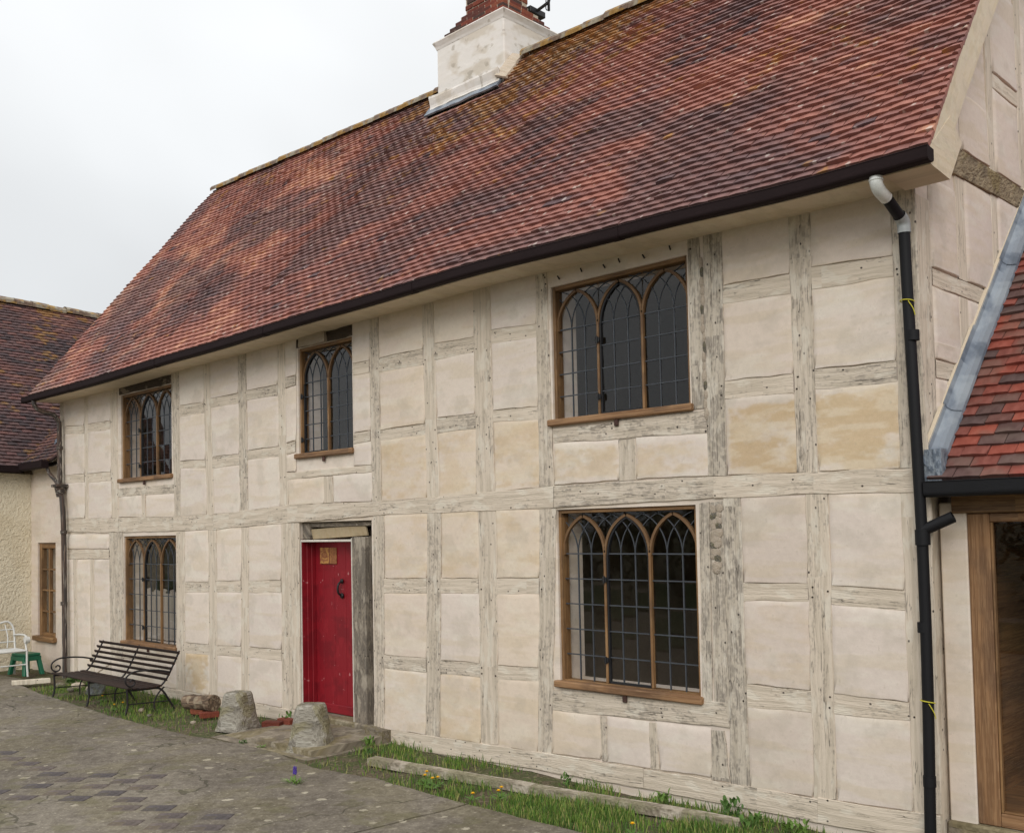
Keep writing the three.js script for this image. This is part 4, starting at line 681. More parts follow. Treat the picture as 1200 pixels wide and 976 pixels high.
{
  const g = mesh('gutter', gutterGeo(range(-15.16, -2.19, 40), x => [gutBot(x) + 0.01, 0.42], 0.044, 0.075), gutterMat, house);
  for (const x of [-13.6, -11.2, -8.9, -6.6, -4.4]) mesh('gutter_joint', gutterGeo([x, x + 0.07], () => [gutBot(x) + 0.007, 0.42], 0.048, 0.076), gutterMat, g);
  const dp = group('downpipe', house);
  mesh('pipe', merge([tube([[-2.482, 3.66, 0.1], [-2.48, 3.35, 0.092], [-2.462, 2.55, 0.09], [-2.446, 1.75, 0.09], [-2.446, 0.97, 0.09], [-2.46, 0.2, 0.09], [-2.465, -0.05, 0.09]], 0.0325, 14, false, 30), rod([-2.5, 3.79, 0.3], [-2.484, 3.69, 0.13], 0.033, 14)]), pipeMat, dp);
  mesh('elbow', merge([tube([[-2.505, 3.9, 0.4], [-2.505, 3.845, 0.4], [-2.503, 3.81, 0.37], [-2.498, 3.78, 0.29]], 0.037, 14), new THREE.TorusGeometry(0.037, 0.006, 8, 20).rotateX(Math.PI / 2).translate(-2.505, 3.86, 0.4)]), mat({ tex: fineTex, color: srgb(236, 238, 234), roughness: 0.4, bumpScale: 0.0006 }), dp);
  mesh('elbow', tube([[-2.486, 3.705, 0.15], [-2.483, 3.685, 0.115], [-2.482, 3.66, 0.1], [-2.482, 3.61, 0.098]], 0.038, 14), greyPlastic, dp);
  mesh('branch_pipe', merge([rod([-2.44, 1.86, 0.09], [-2.275, 1.935, 0.06], 0.034, 12), new THREE.CylinderGeometry(0.043, 0.043, 0.09, 14).translate(-2.443, 1.82, 0.09)]), pipeMat, dp);
  for (const y of [3.0, 1.3, 0.42]) mesh('pipe_socket', new THREE.CylinderGeometry(0.0365, 0.0365, 0.06, 14).translate(-2.455, y, 0.091), pipeMat, dp);
  const tw = mat({ color: srgb(196, 186, 60), roughness: 0.9 });
  for (const [x, y] of [[-2.48, 3.2], [-2.447, 0.87]]) mesh('twine', merge([tube(range(0, 5.4, 8).map(t => [x + Math.cos(t) * 0.041, y + Math.sin(t * 0.7) * 0.012, 0.09 + Math.sin(t) * 0.041]), 0.0035, 5), tube([[x + 0.02, y, 0.13], [x + 0.045, y - 0.05, 0.12], [x + 0.05, y - 0.085, 0.11]], 0.003, 5)]), tw, dp);
  const dl = group('downpipe', house);
  mesh('pipe', merge([tube([[-14.8, 3.87, 0.42], [-14.8, 3.8, 0.42], [-14.79, 3.73, 0.36], [-14.75, 3.66, 0.16], [-14.74, 3.55, 0.095]], 0.032, 10, false, 20), tube([[-14.74, 3.58, 0.095], [-14.73, 2.6, 0.09]], 0.034, 10), tube([[-14.7, 2.62, 0.09], [-14.63, 2.28, 0.09], [-14.59, 1.2, 0.09], [-14.58, -0.05, 0.09]], 0.036, 12, false, 16)]), oldPipe, dl);
  mesh('hopper', merge([new THREE.CylinderGeometry(0.085, 0.05, 0.16, 12).translate(-14.7, 2.58, 0.1), box(-14.8, 2.64, 0.02, -14.61, 2.68, 0.19, 0.006)]), oldPipe, dl);
  mesh('branch_pipe', tube([[-15.02, 2.96, 0.16], [-15.0, 2.86, 0.14], [-14.88, 2.76, 0.11], [-14.75, 2.66, 0.1]], 0.028, 8), oldPipe, dl);
  for (const y of [3.2, 2.0, 1.0]) mesh('pipe_collar', new THREE.CylinderGeometry(0.046, 0.046, 0.05, 12).translate(y > 3 ? -14.737 : -14.6, y, 0.092), oldPipe, dl);
}
// ---------------------------------------------------------------- chimney
{
  const c = group('chimney', house), white = mat({ tex: textures(512, 512, (u, v, o) => { plasterAt(u * 1.4 + 70, v * 1.4 + 20, o); mixc(o, [236, 232, 228], 0.75); const st = 0.7 * sst(0.5, 0.7, fbm(u * 5 + 3, v * 6 + 8, 4)) * sst(0.42, 0.3, Math.abs(u - 0.52)) * sst(0.5, 0.35, Math.abs(v - 0.5)); mixc(o, [188, 172, 150], st * 0.65); mixc(o, [160, 150, 136], sst(0.68, 0.8, fbm(u * 9 + 50, v * 9, 4)) * 0.5); o[3] = fbm(u * 8, v * 8, 4); }), bumpScale: 0.006 });
  mesh('rendered_base', worldUv(box(-8.84, 6.35, -2.86, -7.73, 7.62, -1.95, 0.012), (x, y, z) => [(x + z + 8.84 + 1.95) / 1.25, (y - 6.85) / 0.85]), white, c);
  // cornice: splayed moulding
  const ring = (e, y) => [[-8.84 - e, y, -1.95 + e], [-7.73 + e, y, -1.95 + e], [-7.73 + e, y, -2.86 - e], [-8.84 - e, y, -2.86 - e]], T = new Tri(), prof = [[0.002, 7.575], [0.012, 7.605], [0.03, 7.64], [0.038, 7.655], [0.03, 7.67], [-0.06, 7.71]];
  for (let k = 0; k + 1 < prof.length; k++) { const A = ring(...prof[k]), B = ring(...prof[k + 1]); for (let i = 0; i < 4; i++) { const j = (i + 1) % 4; T.quad(A[i], A[j], B[j], B[i], [0, k * 0.05], [1, k * 0.05], [1, k * 0.05 + 0.05], [0, k * 0.05 + 0.05]); } }
  { const A = ring(-0.06, 7.71); T.quad(A[0], A[1], A[2], A[3], [0, 0], [1, 0], [1, 1], [0, 1]); }
  mesh('cornice', T.geo(), white, c);
  // mortar skirt and lead apron in front, cement fillet up the right side
  const roofPt = (x, s, h) => { const q = mainSurf(x - V0, s); return [q.p.x + q.n.x * h, q.p.y + q.n.y * h, q.p.z + q.n.z * h]; };
  const sheet = (xs, ss, hf, th) => { const T2 = new Tri(); for (let i = 0; i + 1 < xs.length; i++) for (let k = 0; k + 1 < ss.length; k++) { const q = (a, b, d) => roofPt(a, b, hf(a, b) - d); T2.quad(q(xs[i], ss[k], 0), q(xs[i + 1], ss[k], 0), q(xs[i + 1], ss[k + 1], 0), q(xs[i], ss[k + 1], 0), [xs[i], ss[k]], [xs[i + 1], ss[k]], [xs[i + 1], ss[k + 1]], [xs[i], ss[k + 1]]); if (!k) T2.quad(q(xs[i], ss[0], th), q(xs[i + 1], ss[0], th), q(xs[i + 1], ss[0], 0), q(xs[i], ss[0], 0), [xs[i], 0], [xs[i + 1], 0], [xs[i + 1], th], [xs[i], th]); if (!i) T2.quad(q(xs[0], ss[k], th), q(xs[0], ss[k + 1], th), q(xs[0], ss[k + 1], 0), q(xs[0], ss[k], 0), [0, ss[k]], [0, ss[k + 1]], [th, ss[k + 1]], [th, ss[k]]); if (i === xs.length - 2) T2.quad(q(xs[i + 1], ss[k], th), q(xs[i + 1], ss[k + 1], th), q(xs[i + 1], ss[k + 1], 0), q(xs[i + 1], ss[k], 0), [0, ss[k]], [0, ss[k + 1]], [th, ss[k + 1]], [th, ss[k]]); } return T2.geo(); };
  mesh('lead_apron', sheet(range(-8.97, -7.68, 10), range(3.97, 4.15, 4), (a, b) => 0.05 + (fbm(a * 9, b * 9, 3) - 0.5) * 0.01, 0.02), leadSheet, c);
  mesh('mortar_skirt', sheet(range(-8.92, -7.7, 16), range(4.07, 4.2, 5), (a, s) => 0.055 + Math.pow(sst(4.06, 4.2, s), 1.6) * 0.1 + (fbm(a * 8, s * 20, 3) - 0.5) * 0.025, 0.05), white, c);
  mesh('cement_fillet', sheet(range(-7.735, -7.6, 4), range(4.1, 4.6, 14), (a, s) => 0.05 + sst(-7.6, -7.735, a) * 0.06 + (fbm(a * 12, s * 9, 3) - 0.5) * 0.025, 0.03), mortar, c);
  // brickwork, stepped in over the cornice
  const bl = 0.2, bh = 0.058, jt = 0.01; let y = 7.705; const g0 = new Map();
  const bg = l => { const k = l.toFixed(2); if (!g0.has(k)) g0.set(k, worldUv(box(-l / 2, 0, -0.045, l / 2, bh, 0.045, 0.006), (a, b, d) => [a * 4 + d * 4, b * 4])); return g0.get(k); };
  for (let k = 0; k < 24; k++) {
    const ins = Math.min(k, 4) * 0.045, x0 = -8.78 + ins, x1 = -7.79 - ins, z1 = -2.01 - ins, z0 = -2.8 + ins;
    mesh('mortar_bed', box(x0 + 0.012, y - jt, z0 + 0.012, x1 - 0.012, y + bh + 0.001, z1 - 0.012, 0), mortar, c);
    const course = (ax, ay, dx, dz, len, rot) => { const off = (k & 1) ? bl / 2 : 0; let s = 0; while (s < len - 0.02) { const l = Math.min(s === 0 && off ? off : bl, len - s); if (l > 0.03) { const m = mesh('brick', bg(l - jt), brickMats[Math.floor(R0() * 5.4)], c); m.position.set(ax + dx * (s + l / 2), y, ay + dz * (s + l / 2)); m.rotation.y = rot; const nx = -dz, nz = dx; m.position.x += nx * 0.046 + (R0() - 0.5) * 0.003; m.position.z += nz * 0.046 + (R0() - 0.5) * 0.003; } s += l; } };
    course(x1, z1, -1, 0, x1 - x0, Math.PI); course(x1, z0 + 0.096, 0, 1, z1 - z0 - 0.192, Math.PI / 2); course(x0, z0, 1, 0, x1 - x0, 0); course(x0, z1 - 0.096, 0, -1, z1 - z0 - 0.192, Math.PI / 2);
    y += bh + jt;
  }
}
// ---------------------------------------------------------------- left wing (rough-cast) with its link wall
{
  const wing = tag(group('roughcast_wing', scene), 'cream roughcast wing with dark tiled roof left of the downpipe', 'house');
  const Xw = -16.08, zF = 2.0;
  const east = mesh('side_wall', worldUv(box(Xw - 0.3, -0.12, -5.5, Xw, 3.1, zF, 0.01), (x, y, z) => [z / 1.5, y / 1.5]), dash, wing);
  { const sh = new THREE.Shape([[-21.9, -0.12], [Xw - 0.3, -0.12], [Xw - 0.3, 3.0], [-19.15, 5.95], [-21.9, 3.2]].map(p => new THREE.Vector2(...p))); mesh('end_wall', worldUv(new THREE.ExtrudeGeometry(sh, { depth: 0.3, bevelEnabled: false }).translate(0, 0, zF - 0.3), (x, y) => [x / 1.5, y / 1.5]), dash, wing); }
  const nw = [-15.834, -15.168, 0.475, 1.855], sh = new THREE.Shape([[Xw + 0.001, -0.12], [-14.874, -0.12], [-14.874, 3.08], [Xw + 0.001, 3.08]].map(p => new THREE.Vector2(...p))); sh.holes.push(holeRect(...nw));
  mesh('link_wall', worldUv(new THREE.ExtrudeGeometry(sh, { depth: 0.3, bevelEnabled: false }).translate(0, 0, -0.32), (x, y, z) => [(x + z) / 3, y / 3]), smoothRender, wing);
  mesh('link_back', box(-16.0, -0.1, -2.4, -14.9, 3.0, -2.2, 0), roomMat, wing);
  // narrow oak casement, two by four panes
  const w = group('window', wing), [x0, x1, y0, y1] = nw, f = 0.075;
  mesh('frame', merge([box(x0, y0, -0.13, x0 + f, y1, -0.045, 0.006), box(x1 - f, y0, -0.13, x1, y1, -0.045, 0.006, 0.3), box(x0 + f, y1 - 0.085, -0.13, x1 - f, y1, -0.047, 0.006), box(x0 + f, y0, -0.13, x1 - f, y0 + 0.05, -0.047, 0.006)]), oak, w);
  const bx = (x0 + x1) / 2, py0 = y0 + 0.05, py1 = y1 - 0.085, pw = (x1 - x0 - 2 * f - 0.035) / 2, ph = (py1 - py0) / 4;
  mesh('glazing_bar', box(bx - 0.0175, py0, -0.11, bx + 0.0175, py1, -0.055, 0.005), oak, w);
  for (let r = 1; r < 4; r++) for (const s of [-1, 1]) mesh('glazing_bar', box(bx + s * 0.0175, py0 + r * ph - 0.0125, -0.108, bx + s * (0.0175 + pw), py0 + r * ph + 0.0125, -0.057, 0.004), oak, w);
  const pg = new THREE.PlaneGeometry(pw - 0.002, ph - 0.025); for (let r = 0; r < 4; r++) for (const s of [-1, 1]) { const p = mesh('pane', pg, glass, w); p.position.set(bx + s * (0.0175 + pw / 2), py0 + (r + 0.5) * ph, -0.085); p.rotation.set((R0() - 0.5) * 0.02, (R0() - 0.5) * 0.02, 0); }
  mesh('sill', box(x0 - 0.05, y0 - 0.07, -0.14, x1 + 0.04, y0 + 0.003, 0.05, 0.01), oak, w);
  // roofs
  const roof = group('roof', wing), c45 = Math.SQRT1_2;
  const surf = (a, s) => { const z = 2.2 - a, b = (fbm(z * 0.8, s * 0.8 + 30, 3) - 0.5) * 0.04; return { p: V(-15.93 - s * c45 + b * c45, 2.985 + s * c45 + b * c45 + (z - 0.5) * 0.03, z), n: V(c45, c45, 0) }; };
  const dk = new Tri(), zs = range(0, WING.len, 8); for (let i = 0; i < 8; i++) { const q = (a, s, h) => { const p = surf(a, s).p; return [p.x + c45 * h, p.y + c45 * h, p.z]; }; for (const h of [-0.03, -0.12]) dk.quad(q(zs[i], 0, h), q(zs[i + 1], 0, h), q(zs[i + 1], WING.slope, h), q(zs[i], WING.slope, h), [0, 0], [1, 0], [1, 1], [0, 1]); dk.quad(q(zs[i], WING.slope, -0.03), q(zs[i + 1], WING.slope, -0.03), [-22.2, 3.15, 2.2 - zs[i + 1]], [-22.2, 3.15, 2.2 - zs[i]], [0, 0], [1, 0], [1, 1], [0, 1]); }
  mesh('roof_deck', dk.geo(), darkWood, roof);
  tileRoof(roof, WING, surf, wingTile, 23, null);
  for (let i = 0; i < 28; i++) { const z1 = 2.2 - i * 0.305, q = surf(i * 0.305, WING.slope).p, q2 = surf(i * 0.305 + 0.3, WING.slope).p, T = new Tri(), n = 6, R = (p, ro, z) => range(-0.3, Math.PI + 0.3, n).map(t => [p.x + Math.cos(t) * (ro + 0.04), p.y - 0.01 + Math.sin(t) * ro, z]), j = (R0() - 0.5) * 0.03; q.y += j; q2.y += j; const A = R(q, 0.1, z1), B = R(q2, 0.092, z1 - 0.3); for (let k = 0; k < n; k++) { T.quad(A[k], A[k + 1], B[k + 1], B[k], [k * 0.1, z1], [k * 0.1 + 0.1, z1], [k * 0.1 + 0.1, z1 - 0.3], [k * 0.1, z1 - 0.3]); } T.tri(A[0], A[3], A[6], [0, 0], [0, 1], [1, 0]); T.tri(A[0], A[1], A[3], [0, 0], [0, 1], [1, 0]); T.tri(A[3], A[5], A[6], [0, 0], [0, 1], [1, 0]); mesh('ridge_tile', T.geo(), ridgeMat, roof); }
  const LINK = { len: 2.5, slope: 3.2, w: 0.15, g: 0.085 }, cc = Math.cos(0.72), sn = Math.sin(0.72);
  const ls = (a, s) => ({ p: V(-17.4 + a, 3.03 + s * sn, 0.14 - s * cc), n: V(0, cc, sn) });
  mesh('link_deck', (() => { const T = new Tri(), q = (a, s, h) => { const r = ls(a, s); return [r.p.x, r.p.y + cc * h, r.p.z + sn * h]; }; for (const h of [-0.02, -0.1]) T.quad(q(1.4, 0, h), q(2.5, 0, h), q(2.5, 3.2, h), q(-0.5, 3.2, h), [0, 0], [1, 0], [1, 1], [0, 1]); return T.geo(); })(), darkWood, roof);
  tileRoof(roof, LINK, ls, wingTile, 29, (a, s) => { const x = -17.4 + a, y = 3.03 + s * sn; return y > 2.985 + (-15.93 - x) - 0.05; }, 60);
  mesh('lead_valley', strip([[0, 0], [0.12, 0.1], [0.3, 0.2]], 0.05, 0, 0.01).rotateX(-0.5).translate(-15.25, 3.32, -0.05), leadSheet, roof);
  const gz = gutterGeo([-2.05, -0.2], () => [2.9, 0], 0.05, 0.1); gz.rotateY(Math.PI / 2);   // along z
  mesh('gutter', gz.translate(-15.9, 0.0, 0.0).rotateY(0), gutterMat, wing);
  mesh('gutter', gutterGeo([-15.86, -14.99], () => [2.925, 0.2], 0.05, 0.1), gutterMat, wing);
}
// ---------------------------------------------------------------- right-hand extension
{
  const ext = tag(group('glazed_extension', scene), 'low extension with new red and brown tiles and oak glazed doors', 'house');
  const zW = -0.15, Xg = XR + 0.03;
  mesh('pier_wall', worldUv(box(Xg, -0.12, zW - 0.3, -2.284, 2.02, zW, 0.008), (x, y, z) => [(x + z) / 3, y / 3]), revealMat, ext);
  mesh('plinth', box(Xg - 0.01, -0.12, zW - 0.28, 1.6, 0.155, zW + 0.03, 0.012), slabStone, ext);
  mesh('front_wall', worldUv(box(-1.336, 0.157, zW - 0.3, 1.6, 1.953, zW, 0.004), (x, y, z) => [(x + z) / 3, y / 3]), revealMat, ext);  // solid wall out of view, put in to let less light inside
  mesh('header_beam', box(-2.36, 1.955, zW - 0.2, 1.6, 2.06, zW + 0.02, 0.006), oak, ext);
  mesh('wall_plate', box(Xg, 2.062, zW - 0.25, 1.6, 2.14, zW + 0.01, 0.004), darkWood, ext);
  for (let i = 0; i < 1; i++) {
    const dx = i * 0.95 - 2.284, d = group('glazed_door', ext), f = 0.125;
    mesh('frame', merge([box(dx, 0.157, zW - 0.1, dx + f, 1.953, zW - 0.012, 0.006, i), box(dx + 0.945 - f, 0.157, zW - 0.1, dx + 0.945, 1.953, zW - 0.012, 0.006, i + 0.3), box(dx + f, 1.9, zW - 0.1, dx + 0.945 - f, 1.953, zW - 0.014, 0.006), box(dx + f, 0.157, zW - 0.1, dx + 0.945 - f, 0.235, zW - 0.014, 0.006)]), i ? oak : oakPale, d);
    mesh('bead', merge([box(dx + f, 0.235, zW - 0.045, dx + f + 0.014, 1.9, zW - 0.022, 0.004), box(dx + 0.945 - f - 0.014, 0.235, zW - 0.045, dx + 0.945 - f, 1.9, zW - 0.022, 0.004), box(dx + f + 0.014, 0.235, zW - 0.045, dx + 0.945 - f - 0.014, 0.247, zW - 0.022, 0.004)]), oak, d);
    const p = mesh('pane', new THREE.PlaneGeometry(0.945 - 2 * f, 1.665), glass, d); p.position.set(dx + 0.4725, 1.0675, zW - 0.055); p.rotation.set(0, 0.006, 0);
  }
  mesh('side_wall', box(1.55, -0.12, -3.6, 1.85, 2.05, zW - 0.3, 0), revealMat, ext); { const sh = new THREE.Shape([[0.1, 2.05], [3.5, 2.05], [3.5, 5.3], [0.1, 2.12]].map(p => new THREE.Vector2(...p))), m = mesh('side_gable', worldUv(new THREE.ExtrudeGeometry(sh, { depth: 0.2, bevelEnabled: false }), (x, y) => [x / 3, y / 3]), revealMat, ext); m.position.set(1.6, 0, 0); m.rotation.y = Math.PI / 2; } mesh('rear_wall', box(Xg, -0.12, -3.6, 1.55, 4.9, -3.4, 0), roomMat, ext); mesh('added_oak_lining', box(XR + 0.006, 0.14, -3.4, XR + 0.028, 2.1, zW - 0.31, 0), floorWood, ext); mesh('floor', box(Xg, -0.1, -3.4, 1.55, 0.14, zW - 0.3, 0), floorWood, ext);  // oak boards added inside so the view through the glazed door is darker
  const roof = group('roof', ext), c45 = Math.SQRT1_2, X0 = XR + 0.045;
  const surf = (a, s) => ({ p: V(X0 + a, 2.135 + s * c45, 0.03 - s * c45), n: V(0, c45, c45) });
  mesh('roof_deck', (() => { const T = new Tri(), q = (x, s, h) => [x, 2.135 + s * c45 + c45 * h, 0.03 - s * c45 + c45 * h]; for (const h of [-0.01, -0.09]) T.quad(q(XR + 0.025, 0, h), q(1.9, 0, h), q(1.9, 4.7, h), q(XR + 0.025, 4.7, h), [0, 0], [1, 0], [1, 1], [0, 1]); T.quad(q(XR + 0.025, 0, -0.01), q(1.9, 0, -0.01), q(1.9, 0, -0.09), q(XR + 0.025, 0, -0.09), [0, 0], [1, 0], [1, 1], [0, 1]); return T.geo(); })(), darkWood, roof);
  tileRoof(roof, EXT, surf, extTile, 37, null, 300);
  // lead flashing: upstand against the gable, wide roll down over the first tiles, in two lapped lengths
  const lead = (s0, s1, up) => { const T = new Tri(), ss = range(s0, s1, 8), pr = s => { const w = (fbm(s * 3, 3, 3) - 0.5) * 0.006; return [[0.026, 0.12], [0.032, 0.122], [0.04, 0.09 + w], [0.06, 0.064 + w], [0.085, 0.056 + w], [0.12 + w, 0.052], [0.124 + w, 0.03]]; }; const P = (q, s) => [XR + q[0], 2.135 + s * c45 + c45 * (q[1] + up), 0.03 - s * c45 + c45 * (q[1] + up)]; for (let i = 0; i < 8; i++) { const a = pr(ss[i]), b = pr(ss[i + 1]); for (let k = 0; k + 1 < a.length; k++) T.quad(P(a[k], ss[i]), P(a[k + 1], ss[i]), P(b[k + 1], ss[i + 1]), P(b[k], ss[i + 1]), [k * 0.03, ss[i]], [k * 0.03 + 0.03, ss[i]], [k * 0.03 + 0.03, ss[i + 1]], [k * 0.03, ss[i + 1]]); } return T.geo(); };
  [[0.06, 0.62, 0], [0.57, 1.35, 0.006], [1.3, 2.15, 0], [2.1, 3.0, 0.006], [2.95, 3.9, 0]].forEach(q => mesh('lead_flashing', lead(...q), leadSheet, roof));
  mesh('mortar_line', (() => { const T = new Tri(), ss = range(0.2, 3.9, 20); for (let i = 0; i < 20; i++) { const P = (h, x, s) => [XR + x, 2.135 + s * c45 + c45 * h, 0.03 - s * c45 + c45 * h]; T.quad(P(0.134, 0.012, ss[i]), P(0.118, 0.034, ss[i]), P(0.118, 0.034, ss[i + 1]), P(0.134 + (i % 3) * 0.003, 0.012, ss[i + 1]), [0, 0], [0, 1], [1, 1], [1, 0]); } return T.geo(); })(), soffitMat, roof);
  mesh('lead_saddle', displace(new THREE.BoxGeometry(0.1, 0.2, 0.08, 6, 10, 4).translate(XR + 0.08, 2.23, 0.0), 0.006, 9, 6), leadSheet, roof);
  mesh('gutter', gutterGeo([XR + 0.06, 1.9], () => [2.05, 0.075], 0.05, 0.085), pipeMat, ext);
}
// ---------------------------------------------------------------- things in front of the house
function staddle(x, z, ry, H, wb, wt, label) {   // tapering square stone with worn corners: lofted superellipse sections
  const T = [], rows = 16, n = 40, pos = [], uv = [], idx = [];
  for (let j = 0; j <= rows + 4; j++) {
    const cap = j > rows, b = Math.min(1, j / rows), k = cap ? 1 - (j - rows) / 4 : 1, w = lerp(wb, wt, Math.pow(b, 0.9)) / 2 * (b < 0.08 ? 1.02 : 1) * (b > 0.93 ? 1 - (b - 0.93) * 1.1 : 1);
    for (let i = 0; i <= n; i++) { const t = i / n * 6.2832, c = Math.cos(t), s = Math.sin(t), e = 0.52, px = Math.sign(c) * Math.pow(Math.abs(c), e), pz = Math.sign(s) * Math.pow(Math.abs(s), e), d = 1 + (fbm(px * 2.2 + x * 5 + 9, b * 2.6 + pz * 2.3 + 4, 4) - 0.5) * 0.2; pos.push(px * w * d * k, b * H + (cap ? (1 - k) * 0.006 + (fbm(px * 3 * k + 7, pz * 3 * k + x, 3) - 0.5) * 0.012 : 0), pz * w * d * k); uv.push(i / n * 1.4, (b + (cap ? (1 - k) * 0.3 : 0)) * 0.75); }
  }
  for (let j = 0; j < rows + 4; j++) for (let i = 0; i < n; i++) { const q = j * (n + 1) + i; idx.push(q, q + n + 1, q + 1, q + 1, q + n + 1, q + n + 2); }
  const g = new THREE.BufferGeometry(); g.setAttribute('position', new THREE.Float32BufferAttribute(pos, 3)); g.setAttribute('uv', new THREE.Float32BufferAttribute(uv, 2)); g.setIndex(idx); g.computeVertexNormals();
  const m = mesh('staddle_stone', g, stone, scene); m.position.set(x, -0.015, z); m.rotation.y = ry; return tag(m, label, 'stone', 'staddle stones by the door');
}
staddle(-9.16, 0.58, 0.35, 0.365, 0.37, 0.225, 'weathered tapering staddle stone beside the log, left of the doorstep');
staddle(-7.78, 0.66, 0.62, 0.4, 0.385, 0.23, 'weathered tapering staddle stone standing on the doorstep slab');
{
  const s = tag(group('doorstep', scene), 'broad pale stone doorstep slab below the red door', 'step');
  const g = new THREE.BoxGeometry(1.46, 0.075, 0.84, 30, 3, 18).translate(-8.2, 0.012, 0.445), p = g.attributes.position; for (let i = 0; i < p.count; i++) { const x = p.getX(i), z = p.getZ(i); p.setY(i, p.getY(i) + (fbm(x * 3, z * 3, 3) - 0.5) * 0.02 - sst(-8.2, -8.95, x) * 0.045 - sst(0.5, 0.9, z) * 0.012); p.setX(i, x + (fbm(z * 6, x * 6, 3) - 0.5) * 0.04); p.setZ(i, z + (fbm(x * 6, 9, 3) - 0.5) * 0.03); } g.computeVertexNormals();
  mesh('slab', worldUv(g, (x, y, z) => [x * 0.9, z * 0.9 + y]), slabStone, s);
  mesh('footing', displace(new THREE.BoxGeometry(1.62, 0.05, 0.95, 24, 2, 14).translate(-8.2, -0.035, 0.5), 0.015, 5, 2), slabStone, s);
  mesh('block', displace(new THREE.BoxGeometry(0.26, 0.13, 0.12, 8, 4, 4).translate(-7.58, 0.035, 0.06), 0.012, 8, 7), slabStone, s);
}
{ // long concrete edging strip lying in the grass
  const g = new THREE.BoxGeometry(3.35, 0.06, 0.1, 60, 3, 3), p = g.attributes.position; for (let i = 0; i < p.count; i++) { const x = p.getX(i); p.setY(i, p.getY(i) + (fbm(x * 2 + 5, p.getZ(i) * 8, 3) - 0.5) * 0.01); p.setZ(i, p.getZ(i) + (fbm(x * 0.8, 3, 3) - 0.5) * 0.05); } g.computeVertexNormals();
  const m = mesh('edging_strip', worldUv(g, (x, y, z) => [x * 0.8, (z + y) * 2]), mat({ tex: textures(512, 256, (u, v, o) => { const a = fbm(u * 14, v * 5, 5), b = fbm(u * 70, v * 30, 3), c = fbm(u * 5 + 8, v * 3, 4); o[0] = 176; o[1] = 166; o[2] = 150; mixc(o, [128, 118, 102], sst(0.48, 0.66, a) * 0.8); mixc(o, [120, 118, 84], sst(0.56, 0.7, c) * 0.5); const g = (b - 0.5) * 50; o[0] += g; o[1] += g; o[2] += g; o[3] = b * 0.6 + a * 0.4; }), bumpScale: 0.014 }), scene); m.position.set(-5.26, 0.0, 0.46); m.rotation.y = Math.atan2(0.36, 3.18); tag(m, 'long narrow concrete edging strip lying in the grass along the wall', 'edging');
}
{ // slatted iron bench
  const b = tag(group('slatted_bench', scene, -11.8, -0.02, 0.66), 'dark iron bench with wooden slats in front of the leaded window', 'bench');
  const W = 1.03, slat = mat({ tex: oakTex, color: srgb(70, 56, 56), roughness: 0.75, bumpScale: 0.004 });
  const bar = (x0, x1, y, z, h, d, rx) => { const g = box(x0, -h / 2, -d / 2, x1, h / 2, d / 2, 0.004, R0()); g.rotateX(rx).translate(0, y, z); return g; };
  for (let i = 0; i < 6; i++) mesh('seat_slat', bar(-W, W, 0.295 - Math.sin(i / 5 * Math.PI * 0.8) * 0.018, 0.28 - i * 0.07, 0.016, 0.05, 0.04), slat, b);
  for (let i = 0; i < 6; i++) mesh('back_slat', bar(-W, W, 0.345 + i * 0.056, -0.145 - i * 0.03, 0.034, 0.016, 0.42), slat, b);
  for (const x of [-0.98, 0, 0.98]) {
    mesh('leg', tube([[x, 0, 0.31], [x, 0.1, 0.285], [x, 0.28, 0.29]], 0.012, 8), benchIron, b);
    mesh('leg', tube([[x, 0, -0.26], [x, 0.12, -0.19], [x, 0.24, -0.1], [x, 0.27, 0]], 0.012, 8), benchIron, b);
    mesh('leg', tube([[x, 0.0, -0.02], [x, 0.13, -0.03], [x, 0.22, -0.09], [x, 0.26, -0.14]], 0.009, 8), benchIron, b);
    mesh('back_support', tube([[x, 0.27, 0.29], [x, 0.262, 0.1], [x, 0.27, -0.08], [x, 0.33, -0.155], [x, 0.64, -0.325]], 0.011, 8), benchIron, b);
    mesh('stretcher', rod([x, 0.12, 0.28], [x, 0.1, -0.21], 0.007, 6), benchIron, b);
  }
  for (const x of [-1.0, 1.0]) mesh('armrest', tube([[x, 0.42, -0.2], [x, 0.455, -0.05], [x, 0.47, 0.12], [x, 0.46, 0.24], [x, 0.41, 0.31], [x, 0.35, 0.31], [x, 0.315, 0.27], [x, 0.325, 0.22], [x, 0.365, 0.21], [x, 0.385, 0.24], [x, 0.365, 0.265]], 0.01, 8, false, 50), benchIron, b);
}
